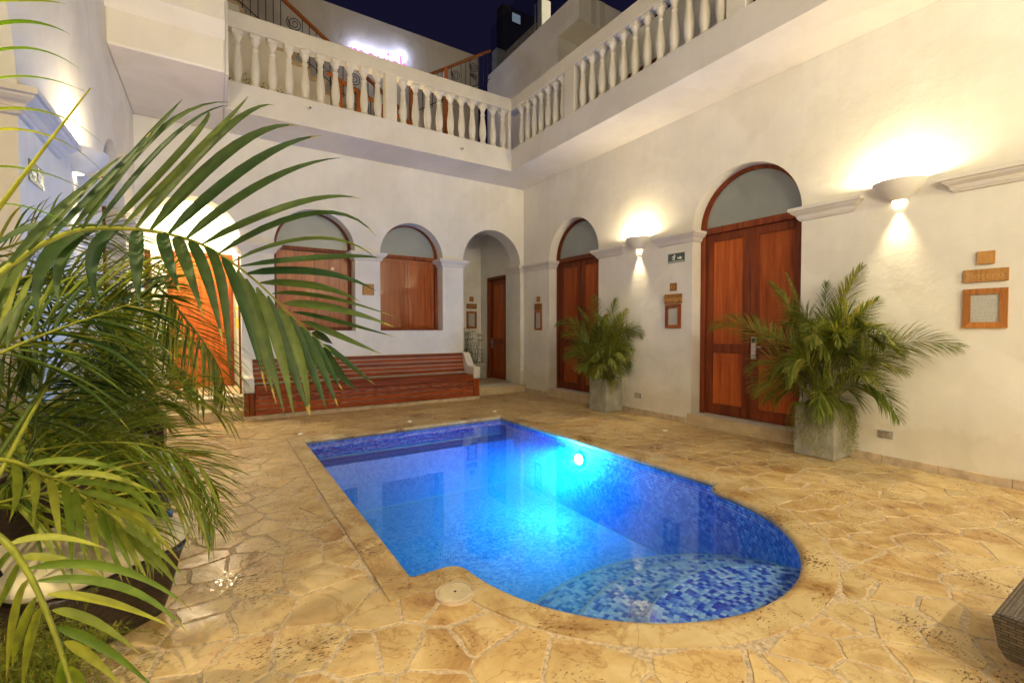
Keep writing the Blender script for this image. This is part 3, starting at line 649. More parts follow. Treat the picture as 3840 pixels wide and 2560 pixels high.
def arch_door(parent, M, u0, u1, v0, w, hside=1, lock=True, hand=1):
    """double leaf door with arched transom; everything sits w behind the wall face"""
    J = 0.075; bm = bmesh.new(); g = 0.003
    bx(bm, M, u0 + g, u0 + J, v0, SPR - 0.06, w, w + 0.10, bev=0.004); bx(bm, M, u1 - J, u1 - g, v0, SPR - 0.06, w, w + 0.10, bev=0.004)
    bx(bm, M, u0 + g, u1 - g, SPR - 0.0595, SPR + 0.03, w - 0.012, w + 0.10, bev=0.004)
    prism(bm, M, [halfring(u0 + g, u1 - g, SPR + 0.031, J)], w, w + 0.10); prism(bm, M, [halfring(u0 + J * .55, u1 - J * .55, SPR + 0.031, 0.02)], w - 0.012, w - 0.0005)
    d = ob("arched_door", bm, M_DOOR, parent)
    bm = bmesh.new(); prism(bm, M, [arch(u0 + J + 0.001, u1 - J - 0.001, SPR + 0.032, SPR + 0.033)], w + 0.045, w + 0.06); ob("transom_pane", bm, M_FROST, d)
    mid = (u0 + u1) / 2; top = SPR - 0.062
    for a, b in ((u0 + J + 0.003, mid - 0.004), (mid + 0.004, u1 - J - 0.003)):
        bm = bmesh.new(); S_ = 0.115; w0, w1 = w + 0.035, w + 0.08; vm = v0 + 0.93
        for q in ((a, a + S_, v0 + .008, top), (b - S_, b, v0 + .008, top)): bx(bm, M, *q, w0, w1, bev=0.003)
        for q in ((a + S_ + .0005, b - S_ - .0005, v0 + .008, v0 + 0.16), (a + S_ + .0005, b - S_ - .0005, vm, vm + 0.13), (a + S_ + .0005, b - S_ - .0005, top - 0.115, top)): bx(bm, M, *q, w0 + .0005, w1, bev=0.003)
        ob("leaf", bm, M_DOOR, d)
        for q in ((v0 + 0.162, vm - 0.002), (vm + 0.132, top - 0.117)):
            bm = bmesh.new(); bx(bm, M, a + S_ + .002, b - S_ - .002, *q, w0 + 0.012, w1 - 0.01, bev=0.004); ob("panel", bm, M_PANEL, d)
    if lock:
        um = mid - hand * 0.065; vz = v0 + 1.02
        bm = bmesh.new(); bx(bm, M, um - 0.036, um + 0.036, vz - 0.16, vz + 0.16, w + 0.012, w + 0.034, bev=0.004)
        bx(bm, M, min(um - hand * 0.02, um - hand * 0.13), max(um - hand * 0.02, um - hand * 0.13), vz + 0.008, vz + 0.03, w - 0.035, w - 0.015, bev=0.004); bx(bm, M, um - 0.013, um + 0.013, vz + 0.006, vz + 0.032, w - 0.0145, w + 0.0115)
        ob("handle", bm, M_STEEL, d)
        bm = bmesh.new(); bx(bm, M, um - 0.025, um + 0.025, vz + 0.075, vz + 0.13, w + 0.009, w + 0.0118); ob("card_reader", bm, M_BLACK, d)
    return d
def arch_window(parent, M, u0, u1, v0, w):
    J = 0.06; g = 0.003; bm = bmesh.new()
    bx(bm, M, u0 + g, u0 + J, v0 + J, SPR - 0.03, w, w + 0.09, bev=0.004); bx(bm, M, u1 - J, u1 - g, v0 + J, SPR - 0.03, w, w + 0.09, bev=0.004)
    bx(bm, M, u0 + g, u1 - g, v0 + .002, v0 + J - 0.0005, w - 0.006, w + 0.09, bev=0.004); bx(bm, M, u0 + g, u1 - g, SPR - 0.0295, SPR + 0.04, w - 0.006, w + 0.09, bev=0.004)
    prism(bm, M, [halfring(u0 + g, u1 - g, SPR + 0.041, J)], w, w + 0.09); prism(bm, M, [halfring(u0 + J * .5, u1 - J * .5, SPR + 0.041, 0.018)], w - 0.01, w - 0.0005)
    f = ob("arched_window", bm, M_DOOR, parent)
    bm = bmesh.new(); prism(bm, M, [arch(u0 + J + .001, u1 - J - .001, SPR + 0.042, SPR + 0.043)], w + 0.04, w + 0.05); ob("transom_pane", bm, M_FROST, f)
    mid = (u0 + u1) / 2 + 0.02
    for a, b in ((u0 + J + .002, mid - .003), (mid + .003, u1 - J - .002)):
        bm = bmesh.new(); v1, v2 = v0 + J + .002, SPR - 0.032; S_ = 0.07
        for q in ((a, a + S_, v1, v2), (b - S_, b, v1, v2)): bx(bm, M, *q, w + 0.055, w + 0.085, bev=0.002)
        for q in ((a + S_ + .0005, b - S_ - .0005, v1, v1 + .08), (a + S_ + .0005, b - S_ - .0005, v2 - .08, v2)): bx(bm, M, *q, w + 0.0555, w + 0.085, bev=0.002)
        bx(bm, M, a + S_ + .001, b - S_ - .001, v1 + .081, v2 - .081, w + 0.062, w + 0.080)
        ob("shutter", bm, M_SHUT, f)
    bm = bmesh.new(); bx(bm, M, u0 + J + .001, u1 - J - .001, v0 + J + .001, SPR - 0.031, w + 0.025, w + 0.031); ob("pane", bm, M_GLASS, f)
    return f
# ---------------- back wall
W2 = (-3.376, -2.055); W1 = (-5.22, -3.853); ALC = (-1.574, -0.094); ENT = (-7.03, -5.72)
back = reveal_wall("back_wall", "cream plaster wall across the far end, with two arched windows over a bench", BK, LX, 0.0, H1,
    [arch(*W1, 1.43, SPR), arch(*W2, 1.43, SPR), arch(*ALC, 0.165, SPR), arch(*ENT, 0.33, SPR)], 0.42)
arch_window(back, BK, *W1, 1.43, 0.27); arch_window(back, BK, *W2, 1.43, 0.27)
impost(back, BK, W1[1], W2[0], 0.25, 0.25); impost(back, BK, W2[1], ALC[0], 0.25, 0.42); impost(back, BK, ENT[1], W1[0], 0.42, 0.25)
impost(back, BK, ALC[1], -0.002, 0.42, 0.0, (1, 0)); skirt(back, BK, -0.10, -0.022)
bm = bmesh.new(); bx(bm, BK, ALC[1] - 0.03, -0.003, 0.16, 0.50, -0.03, 0.42, bev=0.012); ob("pier_base", bm, M_SMOOTH, back)
# alcove room behind the right arch
alc = thing("alcove", "plain whitewashed recess behind the small open arch in the corner", "recess", (-0.85, 1.2, 0))
bm = bmesh.new(); AX0, AX1, AY1 = -1.85, -0.055, 1.98
bx(bm, XYZ, AX0 - 0.2, AX0, 0.425, AY1 + 0.2, 0.0, 3.95); bx(bm, XYZ, AX0 + .001, 0.6, AY1, AY1 + 0.2, 0.0, 3.95); bx(bm, XYZ, AX0 - .2, 0.6, 0.425, AY1 + .2, 3.951, 4.1)
prism(bm, lambda u, v, w: (w, u, v), [[(0.425, 0.165), (AY1 - .001, 0.165), (AY1 - .001, 3.95), (0.425, 3.95)], [(0.70, 0.17), (1.62, 0.17), (1.62, 2.80), (0.70, 2.80)]], AX1, AX1 + 0.3)
ob("masonry", bm, M_WALL, alc)
bm = bmesh.new(); MA = lambda u, v, w: (AX1 + w, u, v)
bx(bm, MA, 0.702, 0.77, 0.17, 2.798, 0.03, 0.13, bev=.004); bx(bm, MA, 1.55, 1.618, 0.17, 2.798, -0.012, 0.13, bev=.004); bx(bm, MA, 0.77, 1.55, 2.73, 2.798, -0.012, 0.13, bev=.004)
dr = ob("door", bm, M_DOOR, alc)
bm = bmesh.new(); bx(bm, MA, 0.772, 1.548, 0.175, 2.728, 0.075, 0.12); ob("leaf", bm, M_DOOR, dr)
for q in ((0.38, 1.05), (1.22, 2.58)):
    bm = bmesh.new(); bx(bm, MA, 0.90, 1.43, q[0], q[1], 0.068, 0.0745, bev=.003); ob("panel", bm, M_PANEL, dr)
bm = bmesh.new(); bx(bm, MA, 1.475, 1.525, 0.95, 1.22, 0.052, 0.074, bev=.003); bx(bm, MA, 1.38, 1.50, 1.10, 1.125, 0.02, 0.035, bev=.003); bx(bm, MA, 1.485, 1.51, 1.098, 1.127, 0.0355, 0.0515); ob("handle", bm, M_STEEL, dr)
bm = bmesh.new(); bx(bm, XYZ, -1.66, -0.002, -0.10, 0.0, -0.01, 0.160, bev=.008); bx(bm, XYZ, AX0, 0.3, 0.001, AY1, -0.01, 0.1645); ob("floor_step", bm, M_STEP, alc)
# entrance porch behind the left arch
ent = thing("entrance_porch", "brightly lit white entrance porch behind the arch at the far left", "porch", (-6.4, 1.0, 0))
bm = bmesh.new(); EX0, EX1, EY1 = -7.30, -5.56, 1.80
bx(bm, XYZ, EX0 - .2, EX0, 0.425, EY1 + .2, 0, 3.9); bx(bm, XYZ, EX1, EX1 + .2, 0.425, EY1 + .2, 0, 3.9); bx(bm, XYZ, EX0 - .2, EX1 + .2, 0.425, EY1 + .2, 3.901, 4.1)
bx(bm, XYZ, EX0 + .001, EX1 - .001, EY1, EY1 + .2, 0, 3.9); ob("masonry", bm, M_WALL, ent)
bm = bmesh.new(); ME = lambda u, v, w: (u, EY1 + w, v)
bx(bm, ME, -6.84, -6.77, 0.331, 2.93, -0.06, -0.001, bev=.004); bx(bm, ME, -5.86, -5.79, 0.331, 2.93, -0.06, -0.001, bev=.004); bx(bm, ME, -6.77, -5.86, 2.86, 2.93, -0.06, -0.001, bev=.004)
dr = ob("door", bm, M_DOOR, ent)
bm = bmesh.new(); bx(bm, ME, -6.768, -5.862, 0.34, 2.858, -0.035, -0.002); ob("leaf", bm, M_PANEL, dr)
for q in ((0.5, 1.15), (1.3, 2.7)):
    bm = bmesh.new(); bx(bm, ME, -6.63, -6.0, q[0], q[1], -0.045, -0.0355, bev=.003); ob("panel", bm, M_PANEL, dr)
bm = bmesh.new(); bx(bm, ME, -6.745, -6.665, 1.15, 1.45, -0.06, -0.036, bev=.003); bx(bm, ME, -6.70, -6.55, 1.26, 1.285, -0.105, -0.085, bev=.003); bx(bm, ME, -6.715, -6.69, 1.258, 1.287, -0.0845, -0.0605); ob("handle", bm, M_STEEL, dr)
bm = bmesh.new(); bx(bm, ME, -6.73, -6.68, 1.38, 1.43, -0.063, -0.0605); ob("card_reader", bm, M_BLACK, dr)
bm = bmesh.new(); bx(bm, ME, -6.37, -6.27, 1.98, 2.07, -0.043, -0.0355); ob("door_plate", bm, M_STEEL, dr)
for a in (-7.02, -5.755):
    bm = bmesh.new(); bx(bm, XYZ, a, a + 0.075 if a < -6 else a + 0.03, 0.30, 0.36, 0.331, 2.72, bev=.004); ob("door_jamb", bm, M_FRAME if False else M_DOOR, ent)
bm = bmesh.new(); bx(bm, XYZ, ENT[0], ENT[1], 0.0, EY1, 0.0, 0.3285); bx(bm, XYZ, ENT[0] - .02, ENT[1] + .01, -0.06, -0.001, -0.01, 0.329, bev=.008); bx(bm, XYZ, ENT[0] - .05, ENT[1] + .02, -0.42, -0.061, -0.01, 0.165, bev=.008); ob("step", bm, M_STEP, ent)
pn = thing("yellow_notice", "yellow paper notice on the porch wall right of the orange door", "notice", (-5.67, EY1 - .01, 1.68))
bm = bmesh.new(); bx(bm, ME, -5.745, -5.575, 1.48, 1.90, -0.008, -0.001); ob("sheet", bm, M_YELLOW, pn)
bm = bmesh.new(); bx(bm, ME, -5.74, -5.66, 1.68, 1.84, -0.0095, -0.0085); ob("label", bm, M_SIGNW, pn)
for v in (1.70, 1.73, 1.76, 1.80):
    bm = bmesh.new(); bx(bm, ME, -5.732, -5.668, v, v + .008, -0.0105, -0.01); ob("print_line", bm, M_REDP, pn)
ceil = thing("porch_ceiling_lamp", "glowing ceiling lamp inside the bright entrance porch", "lamp", (-6.4, 1.0, 3.88))
bm = bmesh.new(); lathe(bm, [(0, -0.07), (0.10, -0.06), (0.15, -0.03), (0.16, 0.02)], 20, (-6.4, 1.0, 3.88)); ob("diffuser", bm, M_BULB, ceil)
lamp("porch_light", 'POINT', (0, 0, -0.12), E_PORCH, (1.0, 0.86, 0.55), 0.12, ceil)
# ---------------- right wall
D1 = (-2.52, -0.985); D2 = (-6.095, -4.55)
right = reveal_wall("right_wall", "long cream plaster wall on the right with two arched wooden doors", RW, FY, 0.42, H1, [arch(*D1, 0.165, SPR), arch(*D2, 0.165, SPR)], 0.40)
for d in (D1, D2): arch_door(right, RW, *d, 0.165, 0.20)
impost(right, RW, D1[1], -0.10, 0.19, 0.0, (1, 0)); impost(right, RW, -3.12, D1[0], 0.0, 0.19, (1, 1)); impost(right, RW, D2[1], -3.95, 0.19, 0.0); impost(right, RW, -6.63, D2[0], 0.0, 0.19); impost(right, RW, -9.2, -7.50)
for a, b in ((-0.10 - 0.88, -0.022), (-4.45, -2.60), (FY, -6.17)): skirt(right, RW, a, b)
for d in (D1, D2):
    bm = bmesh.new(); bx(bm, RW, d[0] - .03, d[1] + .06, -0.01, 0.162, -0.03, 0.0 - .001, bev=.008); bx(bm, RW, d[0] + .002, d[1] - .002, 0.0, 0.1625, 0.0, 0.4); ob("doorstep", bm, M_STEP, right)
    bm = bmesh.new(); bx(bm, RW, d[0] - .1, d[1] + .1, 0, 3.8, 0.401, 0.45); ob("backing_wall", bm, M_DARKWALL, right)
# ---------------- left wall
L1 = (-2.45, -0.92); L2 = (-6.5, -4.90)
left = reveal_wall("left_wall", "cream plaster wall along the left edge behind the palms", LW, FY, 0.42, H1 + 3.2, [arch(*L1, 0.165, SPR), arch(*L2, 0.165, SPR)], 0.40)
for d in (L1, L2): arch_door(left, LW, *d, 0.165, 0.20, hand=-1)
impost(left, LW, -2.9, L1[0], 0.0, 0.19); impost(left, LW, L2[1], -4.05, 0.19, 0.0); impost(left, LW, L1[1], -0.12, 0.19, 0.0, (1, 0)); impost(left, LW, -8.5, L2[0], 0, 0.19)
for d in (L1, L2):
    bm = bmesh.new(); bx(bm, LW, d[0] - .1, d[1] + .1, 0, 3.8, 0.401, 0.45); ob("backing_wall", bm, M_DARKWALL, left)
# ---------------- wall behind the camera, with an added roof and globe lamps for fill light
front = reveal_wall("front_wall", "plain cream wall closing the courtyard behind the viewpoint", FR, LX, 0.0, H1 + 1.6, [], 0.4)
for (x, y, lab) in ((-5.4, -11.6, "left round globe added for fill light behind the viewpoint"), (-1.8, -11.6, "right round globe added for fill light behind the viewpoint")):
    t = thing("fill_globe", lab, "lamp", (x, y, 4.1), "globes added for fill light behind the viewpoint")
    bm = bmesh.new(); bmesh.ops.create_uvsphere(bm, u_segments=20, v_segments=12, radius=0.06, matrix=Matrix.Translation((x, y, 4.1))); ob("globe", bm, M_GLOBE, t, smooth=True)
    bm = bmesh.new(); tube(bm, [(x, y, 4.165), (x, y, 6.2)], .012, 6); ob("rod", bm, M_IRON, t)
    lamp("fill_light", 'POINT', (0, 0, -0.20), E_FILL, (1.0, 0.89, 0.69), 0.08, t)
bm = bmesh.new(); bx(bm, XYZ, LX, 0.0, FY, -10.6, 6.2, 6.4); tag(ob("fill_lamp_roof", bm, M_WALL), "plain unseen roof added over the fill globes behind the viewpoint", "roof")  # added cover that the fill globes hang from
# ================================================================ BALCONIES
BAL = bpy.data.meshes.new("baluster"); bm = bmesh.new()
bprof = [(0.062, 0.0), (0.062, 0.035), (0.050, 0.042), (0.055, 0.055), (0.048, 0.075), (0.060, 0.13), (0.068, 0.20), (0.068, 0.27), (0.058, 0.37), (0.046, 0.46), (0.039, 0.53), (0.037, 0.555), (0.046, 0.562), (0.047, 0.578), (0.037, 0.586), (0.036, 0.63), (0.042, 0.655), (0.055, 0.685), (0.063, 0.70), (0.060, 0.712), (0.066, 0.722)]
lathe(bm, bprof, 14)
for f in bm.faces: f.smooth = True
bx(bm, XYZ, -0.068, 0.068, -0.068, 0.068, 0.7225, 0.782, bev=0.006); bm.to_mesh(BAL); bm.free(); BAL.materials.append(M_RAIL)
B = 0.937; RB, RT_, FT = 5.905, 6.145, 5.12
def balcony(name, label, M, spots, posts, u0, u1, rail_u, drains=()):
    t = thing(name, label, "balcony", M((u0 + u1) / 2, H1, -B))
    bm = bmesh.new(); bx(bm, M, u0, u1, H1 + .001, FT, -B, -0.001)
    ob("slab", bm, M_SMOOTH, t)
    bm = bmesh.new(); bx(bm, M, rail_u[0], rail_u[1], RB, RT_, -B - 0.004, -B + 0.19, bev=0.008); ob("rail", bm, M_RAIL, t)
    for u in spots:
        o = link("baluster", BAL, None, t); o.location = Vector(M(u, FT, -B + 0.075)) - t.location; o.rotation_euler.z = random.uniform(-.06, .06)
    for a, b in posts:
        bm = bmesh.new(); bx(bm, M, a, b, FT + .001, RB - .001, -B + 0.002, -B + 0.16, bev=0.006); ob("post", bm, M_RAIL, t)
    for u, v in drains:
        bm = bmesh.new(); p = Vector(M(u, v, -B + 0.05)); q = Vector(M(u, v - 0.006, -B - 0.07)); tube(bm, [p, q], 0.026, 12); ob("drain_spout", bm, M_WHITEP, t)
        bm = bmesh.new(); tube(bm, [q, Vector(M(u, v - 0.006, -B - 0.0725))], 0.019, 12); ob("drain_hole", bm, M_PIPE, t)
    return t
bspots = [-5.755 + 0.2335 * i for i in range(10)] + [-3.196 + 0.233 * i for i in range(10)]
balB = balcony("back_balcony", "white balcony with a row of turned balusters across the far end", BK, bspots, [(-3.535, -3.33), (-1.005, -B + 0.0)], -5.93, 0.0, (-5.93, -B - 0.0045), [(-4.771, 4.975), (-2.081, 4.895)])
rspots = [-1.22 - 0.2195 * i for i in range(7)] + [-3.05 - 0.2275 * i for i in range(12)] + [-6.05 - 0.2275 * i for i in range(12)] + [-9.05 - 0.2275 * i for i in range(12)]
balR = balcony("right_balcony", "white balcony with turned balusters running along the right wall toward the viewer", RW, rspots, [(-2.90, -2.64), (-5.90, -5.66), (-8.9, -8.66)], FY, -B - 0.001, (FY, -B + 0.19))
# terrace floors behind the balustrades
bm = bmesh.new(); bx(bm, XYZ, -7.6, 3.6, 0.0, 4.6, H1 + .002, FT - .05); bx(bm, XYZ, 0.0, 3.6, FY, -0.001, H1 + .002, FT - .05)
ob("terrace_floor", bm, M_STEP, kind="structure")["label"] = "upper terrace floor behind the balustrades"
# projecting room block at the upper left
blk = thing("corner_block", "blank plaster upper storey block jutting out at the top left", "building", (-6.5, -1.6, H1))
bm = bmesh.new(); bx(bm, XYZ, LX + .001, -5.932, -2.05, -0.001, H1 + 0.002, 8.9, bev=0.02); ob("wall", bm, M_SMOOTH, blk)
bm = bmesh.new(); prism(bm, lambda u, v, w: (w, u, v), [[(-2.051, H1 + .40), (-2.22, H1 + 0.55), (-2.22, 8.9), (-2.051, 8.9)]], LX + .002, -5.933); ob("upper_wall", bm, M_SMOOTH, blk)
bm = bmesh.new(); bx(bm, XYZ, -5.9315, -5.895, -2.0, -0.95, H1 + .01, 8.9, bev=0.008); ob("corner_trim", bm, M_SMOOTH, blk)
# ================================================================ UPPER TERRACE
nw = thing("terrace_wall", "rough grey plaster wall against the night sky carrying the lit sign", "wall", (-2, 3.3, 5))
bm = bmesh.new(); bx(bm, XYZ, -8.0, 0.60, 3.3, 3.6, FT - .05, 9.57); ob("masonry", bm, M_STAIRW, nw)
# stair: stepped side wall descending to the right, with stone treads
NS = 15; st = thing("stair", "cream stair with stone edged steps climbing left behind the balusters", "stairs", (-4, 2.2, FT))
sx = lambda z: -5.55 + (8.10 - z) / 0.72
pts = []
z = 8.28; x = -5.95
loop = [(-7.0, FT - .04)]
levels = [8.28 - 0.222 * i for i in range(NS)]
xs = [sx(l) for l in levels]
prof_ = [(-7.0, levels[0])]
for i, l in enumerate(levels):
    prof_.append((xs[i], l))
    if i + 1 < len(levels): prof_.append((xs[i], levels[i + 1]))
prof_.append((xs[-1], FT - .04)); loop = [(-7.0, FT - .04)] + prof_[::1]
bm = bmesh.new(); prism(bm, lambda u, v, w: (u, w, v), [loop], 2.0, 3.29); ob("side_wall", bm, M_SMOOTH, st)
for i in range(1, NS):
    bm = bmesh.new(); bx(bm, XYZ, xs[i - 1] + .001, xs[i] + .03, 1.975, 3.28, levels[i] + .001, levels[i] + 0.045)
    bx(bm, XYZ, xs[i - 1] - 0.10, xs[i - 1] + 0.0005, 1.985, 1.9985, levels[i] - 0.06, levels[i - 1]); bx(bm, XYZ, xs[i - 1] + .001, xs[i] - .101, 1.985, 1.9985, levels[i] - 0.06, levels[i])
    ob("step", bm, M_SKIRT, st)
def scroll(bm, M, cu, cv, h, flip=1):
    for (r0, sgn, c) in ((h * 0.21, 1, (0.0, 0.22)), (h * 0.13, -1, (0.02, -0.12)), (h * 0.08, 1, (-0.10, -0.10))):
        p = []
        for k in range(26):
            a = k / 25 * 2.3 * 2 * math.pi; r = r0 * (1 - 0.85 * k / 25); p.append(M(cu + flip * (c[0] * h + sgn * r * math.cos(a + 2.4)), cv + c[1] * h + r * math.sin(a + 2.4)))
        tube(bm, p, 0.009, 5)
    tube(bm, [M(cu - flip * 0.16 * h, cv + 0.30 * h), M(cu - flip * 0.10 * h, cv + 0.0 * h), M(cu + flip * 0.16 * h, cv - 0.36 * h)], 0.009, 5)
def railing(name, label, y, x0, z0, x1, z1, hgt, bars, scrolls, newel=None):
    t = thing(name, label, "railing", (x0, y, z0 - hgt)); zt = lambda x: z0 + (z1 - z0) * (x - x0) / (x1 - x0); MM = lambda u, v: (u, y, v)
    bm = bmesh.new()
    for s in (-1, 1):
        pass
    d = Vector((x1 - x0, 0, z1 - z0)).normalized(); nrm = Vector((-d.z, 0, d.x))
    vs = []
    for P in (Vector((x0, y, z0)), Vector((x1, y, z1))):
        for a, b in ((-.035, -.03), (.035, -.03), (.04, .0), (.028, .03), (-.028, .03), (-.04, 0.0)): vs.append(bm.verts.new(P + Vector((0, a, 0)) + nrm * b))
    for i in range(6): bm.faces.new((vs[i], vs[(i + 1) % 6], vs[6 + (i + 1) % 6], vs[6 + i]))
    bm.faces.new(vs[:6][::-1]); bm.faces.new(vs[6:]); ob("handrail", bm, M_HANDRAIL, t)
    bm = bmesh.new(); tube(bm, [(x0, y, z0 - hgt + .1), (x1, y, z1 - hgt + .1)], 0.011, 5); ob("bottom_bar", bm, M_IRON, t)
    k = 0; L = abs(x1 - x0)
    for i in range(bars):
        x = x0 + (x1 - x0) * (i + 0.5) / bars
        if any(a < (i + 0.5) / bars < b for a, b in scrolls): continue
        bm = bmesh.new(); tube(bm, [(x, y, zt(x) - 0.03), (x, y, zt(x) - hgt + 0.02)], 0.0095, 5); ob("bar", bm, M_IRON, t)
    for a, b in scrolls:
        x = x0 + (x1 - x0) * (a + b) / 2; bm = bmesh.new(); scroll(bm, MM, x, zt(x) - hgt * 0.48, hgt * 0.8, 1 if x1 > x0 else -1); ob("scroll", bm, M_IRON, t)
    for xx in newel or ():
        bm = bmesh.new(); bx(bm, XYZ, xx - .05, xx + .05, y - .05, y + .05, FT - .04, zt(xx) + .02, bev=.006); ob("newel_post", bm, M_HANDRAIL, t)
    return t
railing("stair_railing", "iron scroll railing with wooden handrail descending beside the lit sign", 1.90, -5.75, 8.98, -2.15, 6.65, 0.95, 26, [(0.285, 0.36), (0.63, 0.70)], [-2.2])
railing("stair_railing", "short iron railing with wooden handrail climbing to the right below the sky", 1.90, -2.05, 7.43, 0.20, 8.90, 0.85, 17, [(0.50, 0.60), (0.74, 0.83)], [-2.0, -1.1])
railing("landing_railing", "lower iron railing with wooden posts seen between the far balusters", 1.15, -4.1, 6.72, -1.5, 5.82, 0.75, 16, [], [-3.85, -3.45, -2.9, -2.1])
# stair lamps
for (x, y, z, lab) in ((-4.50, 0.55, 5.50, "left one of two small glowing step lamps behind the far balusters"), (-3.27, 0.0, 5.36, "small glowing step lamp beside the middle balcony post")):
    t = thing("step_lamp", lab, "lamp", (x, y, z), "step lamps on the terrace")
    bm = bmesh.new(); bx(bm, XYZ, x - .06, x + .06, y, y + .05, z + .045, z + .12, bev=.004); bx(bm, XYZ, x - .02, x + .02, y + .01, y + .05, FT - .04, z + .0445); ob("hood", bm, M_PIPE, t)
    bm = bmesh.new(); bx(bm, XYZ, x - .05, x + .05, y + .003, y + .045, z + .01, z + .0445); ob("lens", bm, M_TERRLAMP, t)
    lamp("step_lamp_light", 'POINT', (0, 0.02, -0.05), 24, (1, 0.78, 0.46), 0.06, t)
# lit sign
MN = lambda u, v, w: (u, 3.3 + w, v)
sg = thing("lit_sign", "glowing white and pink lettered sign on the terrace wall", "sign", (-2.35, 3.27, 8.7))
lettering("movich", 0.74, MN, -2.36, 8.30, -0.05, M_NEONP, sg, width=1.5)
me = textmesh("movich", 0.74, bold=0.012, extr=0.004); co = np.array([v.co for v in me.vertices]); co[:, 0] *= 1.5 / (co[:, 0].max() - co[:, 0].min())
for v, c in zip(me.vertices, co): v.co = Vector(MN(-2.36 + c[0], 8.30 + c[1], -0.02 - c[2])) - sg.location
me.materials.clear(); o = bpy.data.objects.new("letter_glow", me); COL.objects.link(o); me.materials.append(M_NEON); o.parent = sg
for u in (-2.95, -2.6, -2.25, -1.95, -1.75): lamp("sign_light", 'POINT', Vector((u, 3.16, 8.66 if u < -1.9 else 8.85)) - sg.location, 4.5, (0.55, 0.62, 1.0), 0.05, sg)
# upper right building: long wall with a deeper storey above
ub = thing("upper_right_building", "cream upper storey wall with a deep overhang behind the right balustrade", "building", (0.9, 1, FT))
bm = bmesh.new(); bx(bm, XYZ, 0.80, 3.4, -0.26, 3.09, FT - .045, 8.34); ob("lower_wall", bm, M_WALL, ub)
bm = bmesh.new(); bx(bm, XYZ, 0.80, 3.4, -1.02, 3.09, 8.341, 8.95); ob("upper_wall", bm, M_WALL, ub)
bm = bmesh.new(); bx(bm, XYZ, 2.2, 2.5, -3.6, -0.27, FT - .045, 8.34); ob("rear_wall", bm, M_WALL, ub)
for y0, y1 in ((-2.2, -1.2),):
    bm = bmesh.new(); bx(bm, XYZ, 2.15, 2.199, y0, y1, FT, FT + 2.3, bev=.004); d_ = ob("door", bm, M_DOOR, ub)
bm = bmesh.new(); bx(bm, XYZ, 0.83, 3.3, -1.015, -0.98, 8.36, 8.93)
for i, x in enumerate((1.15, 1.42)):
    bm2 = bmesh.new(); bx(bm2, XYZ, x, x + .14, -1.04, -1.021, 8.35, 8.94); ob("pilaster_strip", bm2, M_CURT, ub)
bm.free()
gb = thing("glass_balustrade", "dark glass balustrade along the roof edge against the night sky", "railing", (0.82, 1.5, 8.95))
for a, b in ((0.705, 2.93), (-0.90, 0.675)):
    bm = bmesh.new(); bx(bm, XYZ, 0.815, 0.827, a, b, 8.975, 10.28); ob("glass_panel", bm, M_DGLASS, gb)
for y in (0.69, -0.92):
    bm = bmesh.new(); bx(bm, XYZ, 0.81, 0.83, y - .012, y + .012, 8.955, 9.64); ob("clamp_post", bm, M_STEEL, gb)
for y, lab in ((2.655, "pale rooftop pillar at the end of the glass balustrade"), (0.455, "pale rooftop pillar behind the middle of the glass balustrade")):
    bm = bmesh.new(); bx(bm, XYZ, 0.86, 1.14, y, y + (0.27 if y > 2 else 0.185), 8.952, 9.60 if y > 2 else 9.70, bev=.006); tag(ob("rooftop_pillar", bm, M_SMOOTH), lab, "pillar", "pillars behind the rooftop glass")
far = thing("distant_building", "dark neighbouring building with one lit window seen through the roof glass", "building", (7, 9, 0))
bm = bmesh.new(); bx(bm, XYZ, 4.95, 11.0, 9.0, 9.5, 0, 16.1); ob("wall", bm, M_DARKWALL, far)
bm = bmesh.new(); bx(bm, XYZ, 5.40, 5.90, 8.93, 8.999, 15.40, 15.85); f_ = ob("window", bm, M_BLACK, far); bm = bmesh.new(); bx(bm, XYZ, 5.43, 5.87, 8.92, 8.9295, 15.43, 15.82); ob("pane", bm, M_LITWIN, f_)
rb = thing("roof_bench", "weathered plank ledge between the rooftop pillars behind the glass", "ledge", (0.95, 1.6, 9.0))
for k, (z, mm) in enumerate(((9.03, M_SKIRT), (9.15, M_STEP))):
    bm = bmesh.new(); bx(bm, XYZ, 0.88, 0.945, 0.75, 2.30, z, z + .11, bev=.004); ob("plank", bm, mm, rb)
rl = thing("roof_lamp", "bulkhead lamp on the rooftop out of view", "lamp", (1.0, -0.70, 9.55))
bm = bmesh.new(); bx(bm, XYZ, 0.86, 1.14, -0.95, -0.741, 8.952, 9.75, bev=.006); ob("post", bm, M_SMOOTH, rl)
bm = bmesh.new(); bx(bm, XYZ, 0.93, 1.07, -.74, -.69, 9.48, 9.62, bev=.015); ob("lens", bm, M_TERRLAMP, rl)
lamp("roof_light", 'POINT', (0, .10, 0), 30, (1, .86, .6), .06, rl)
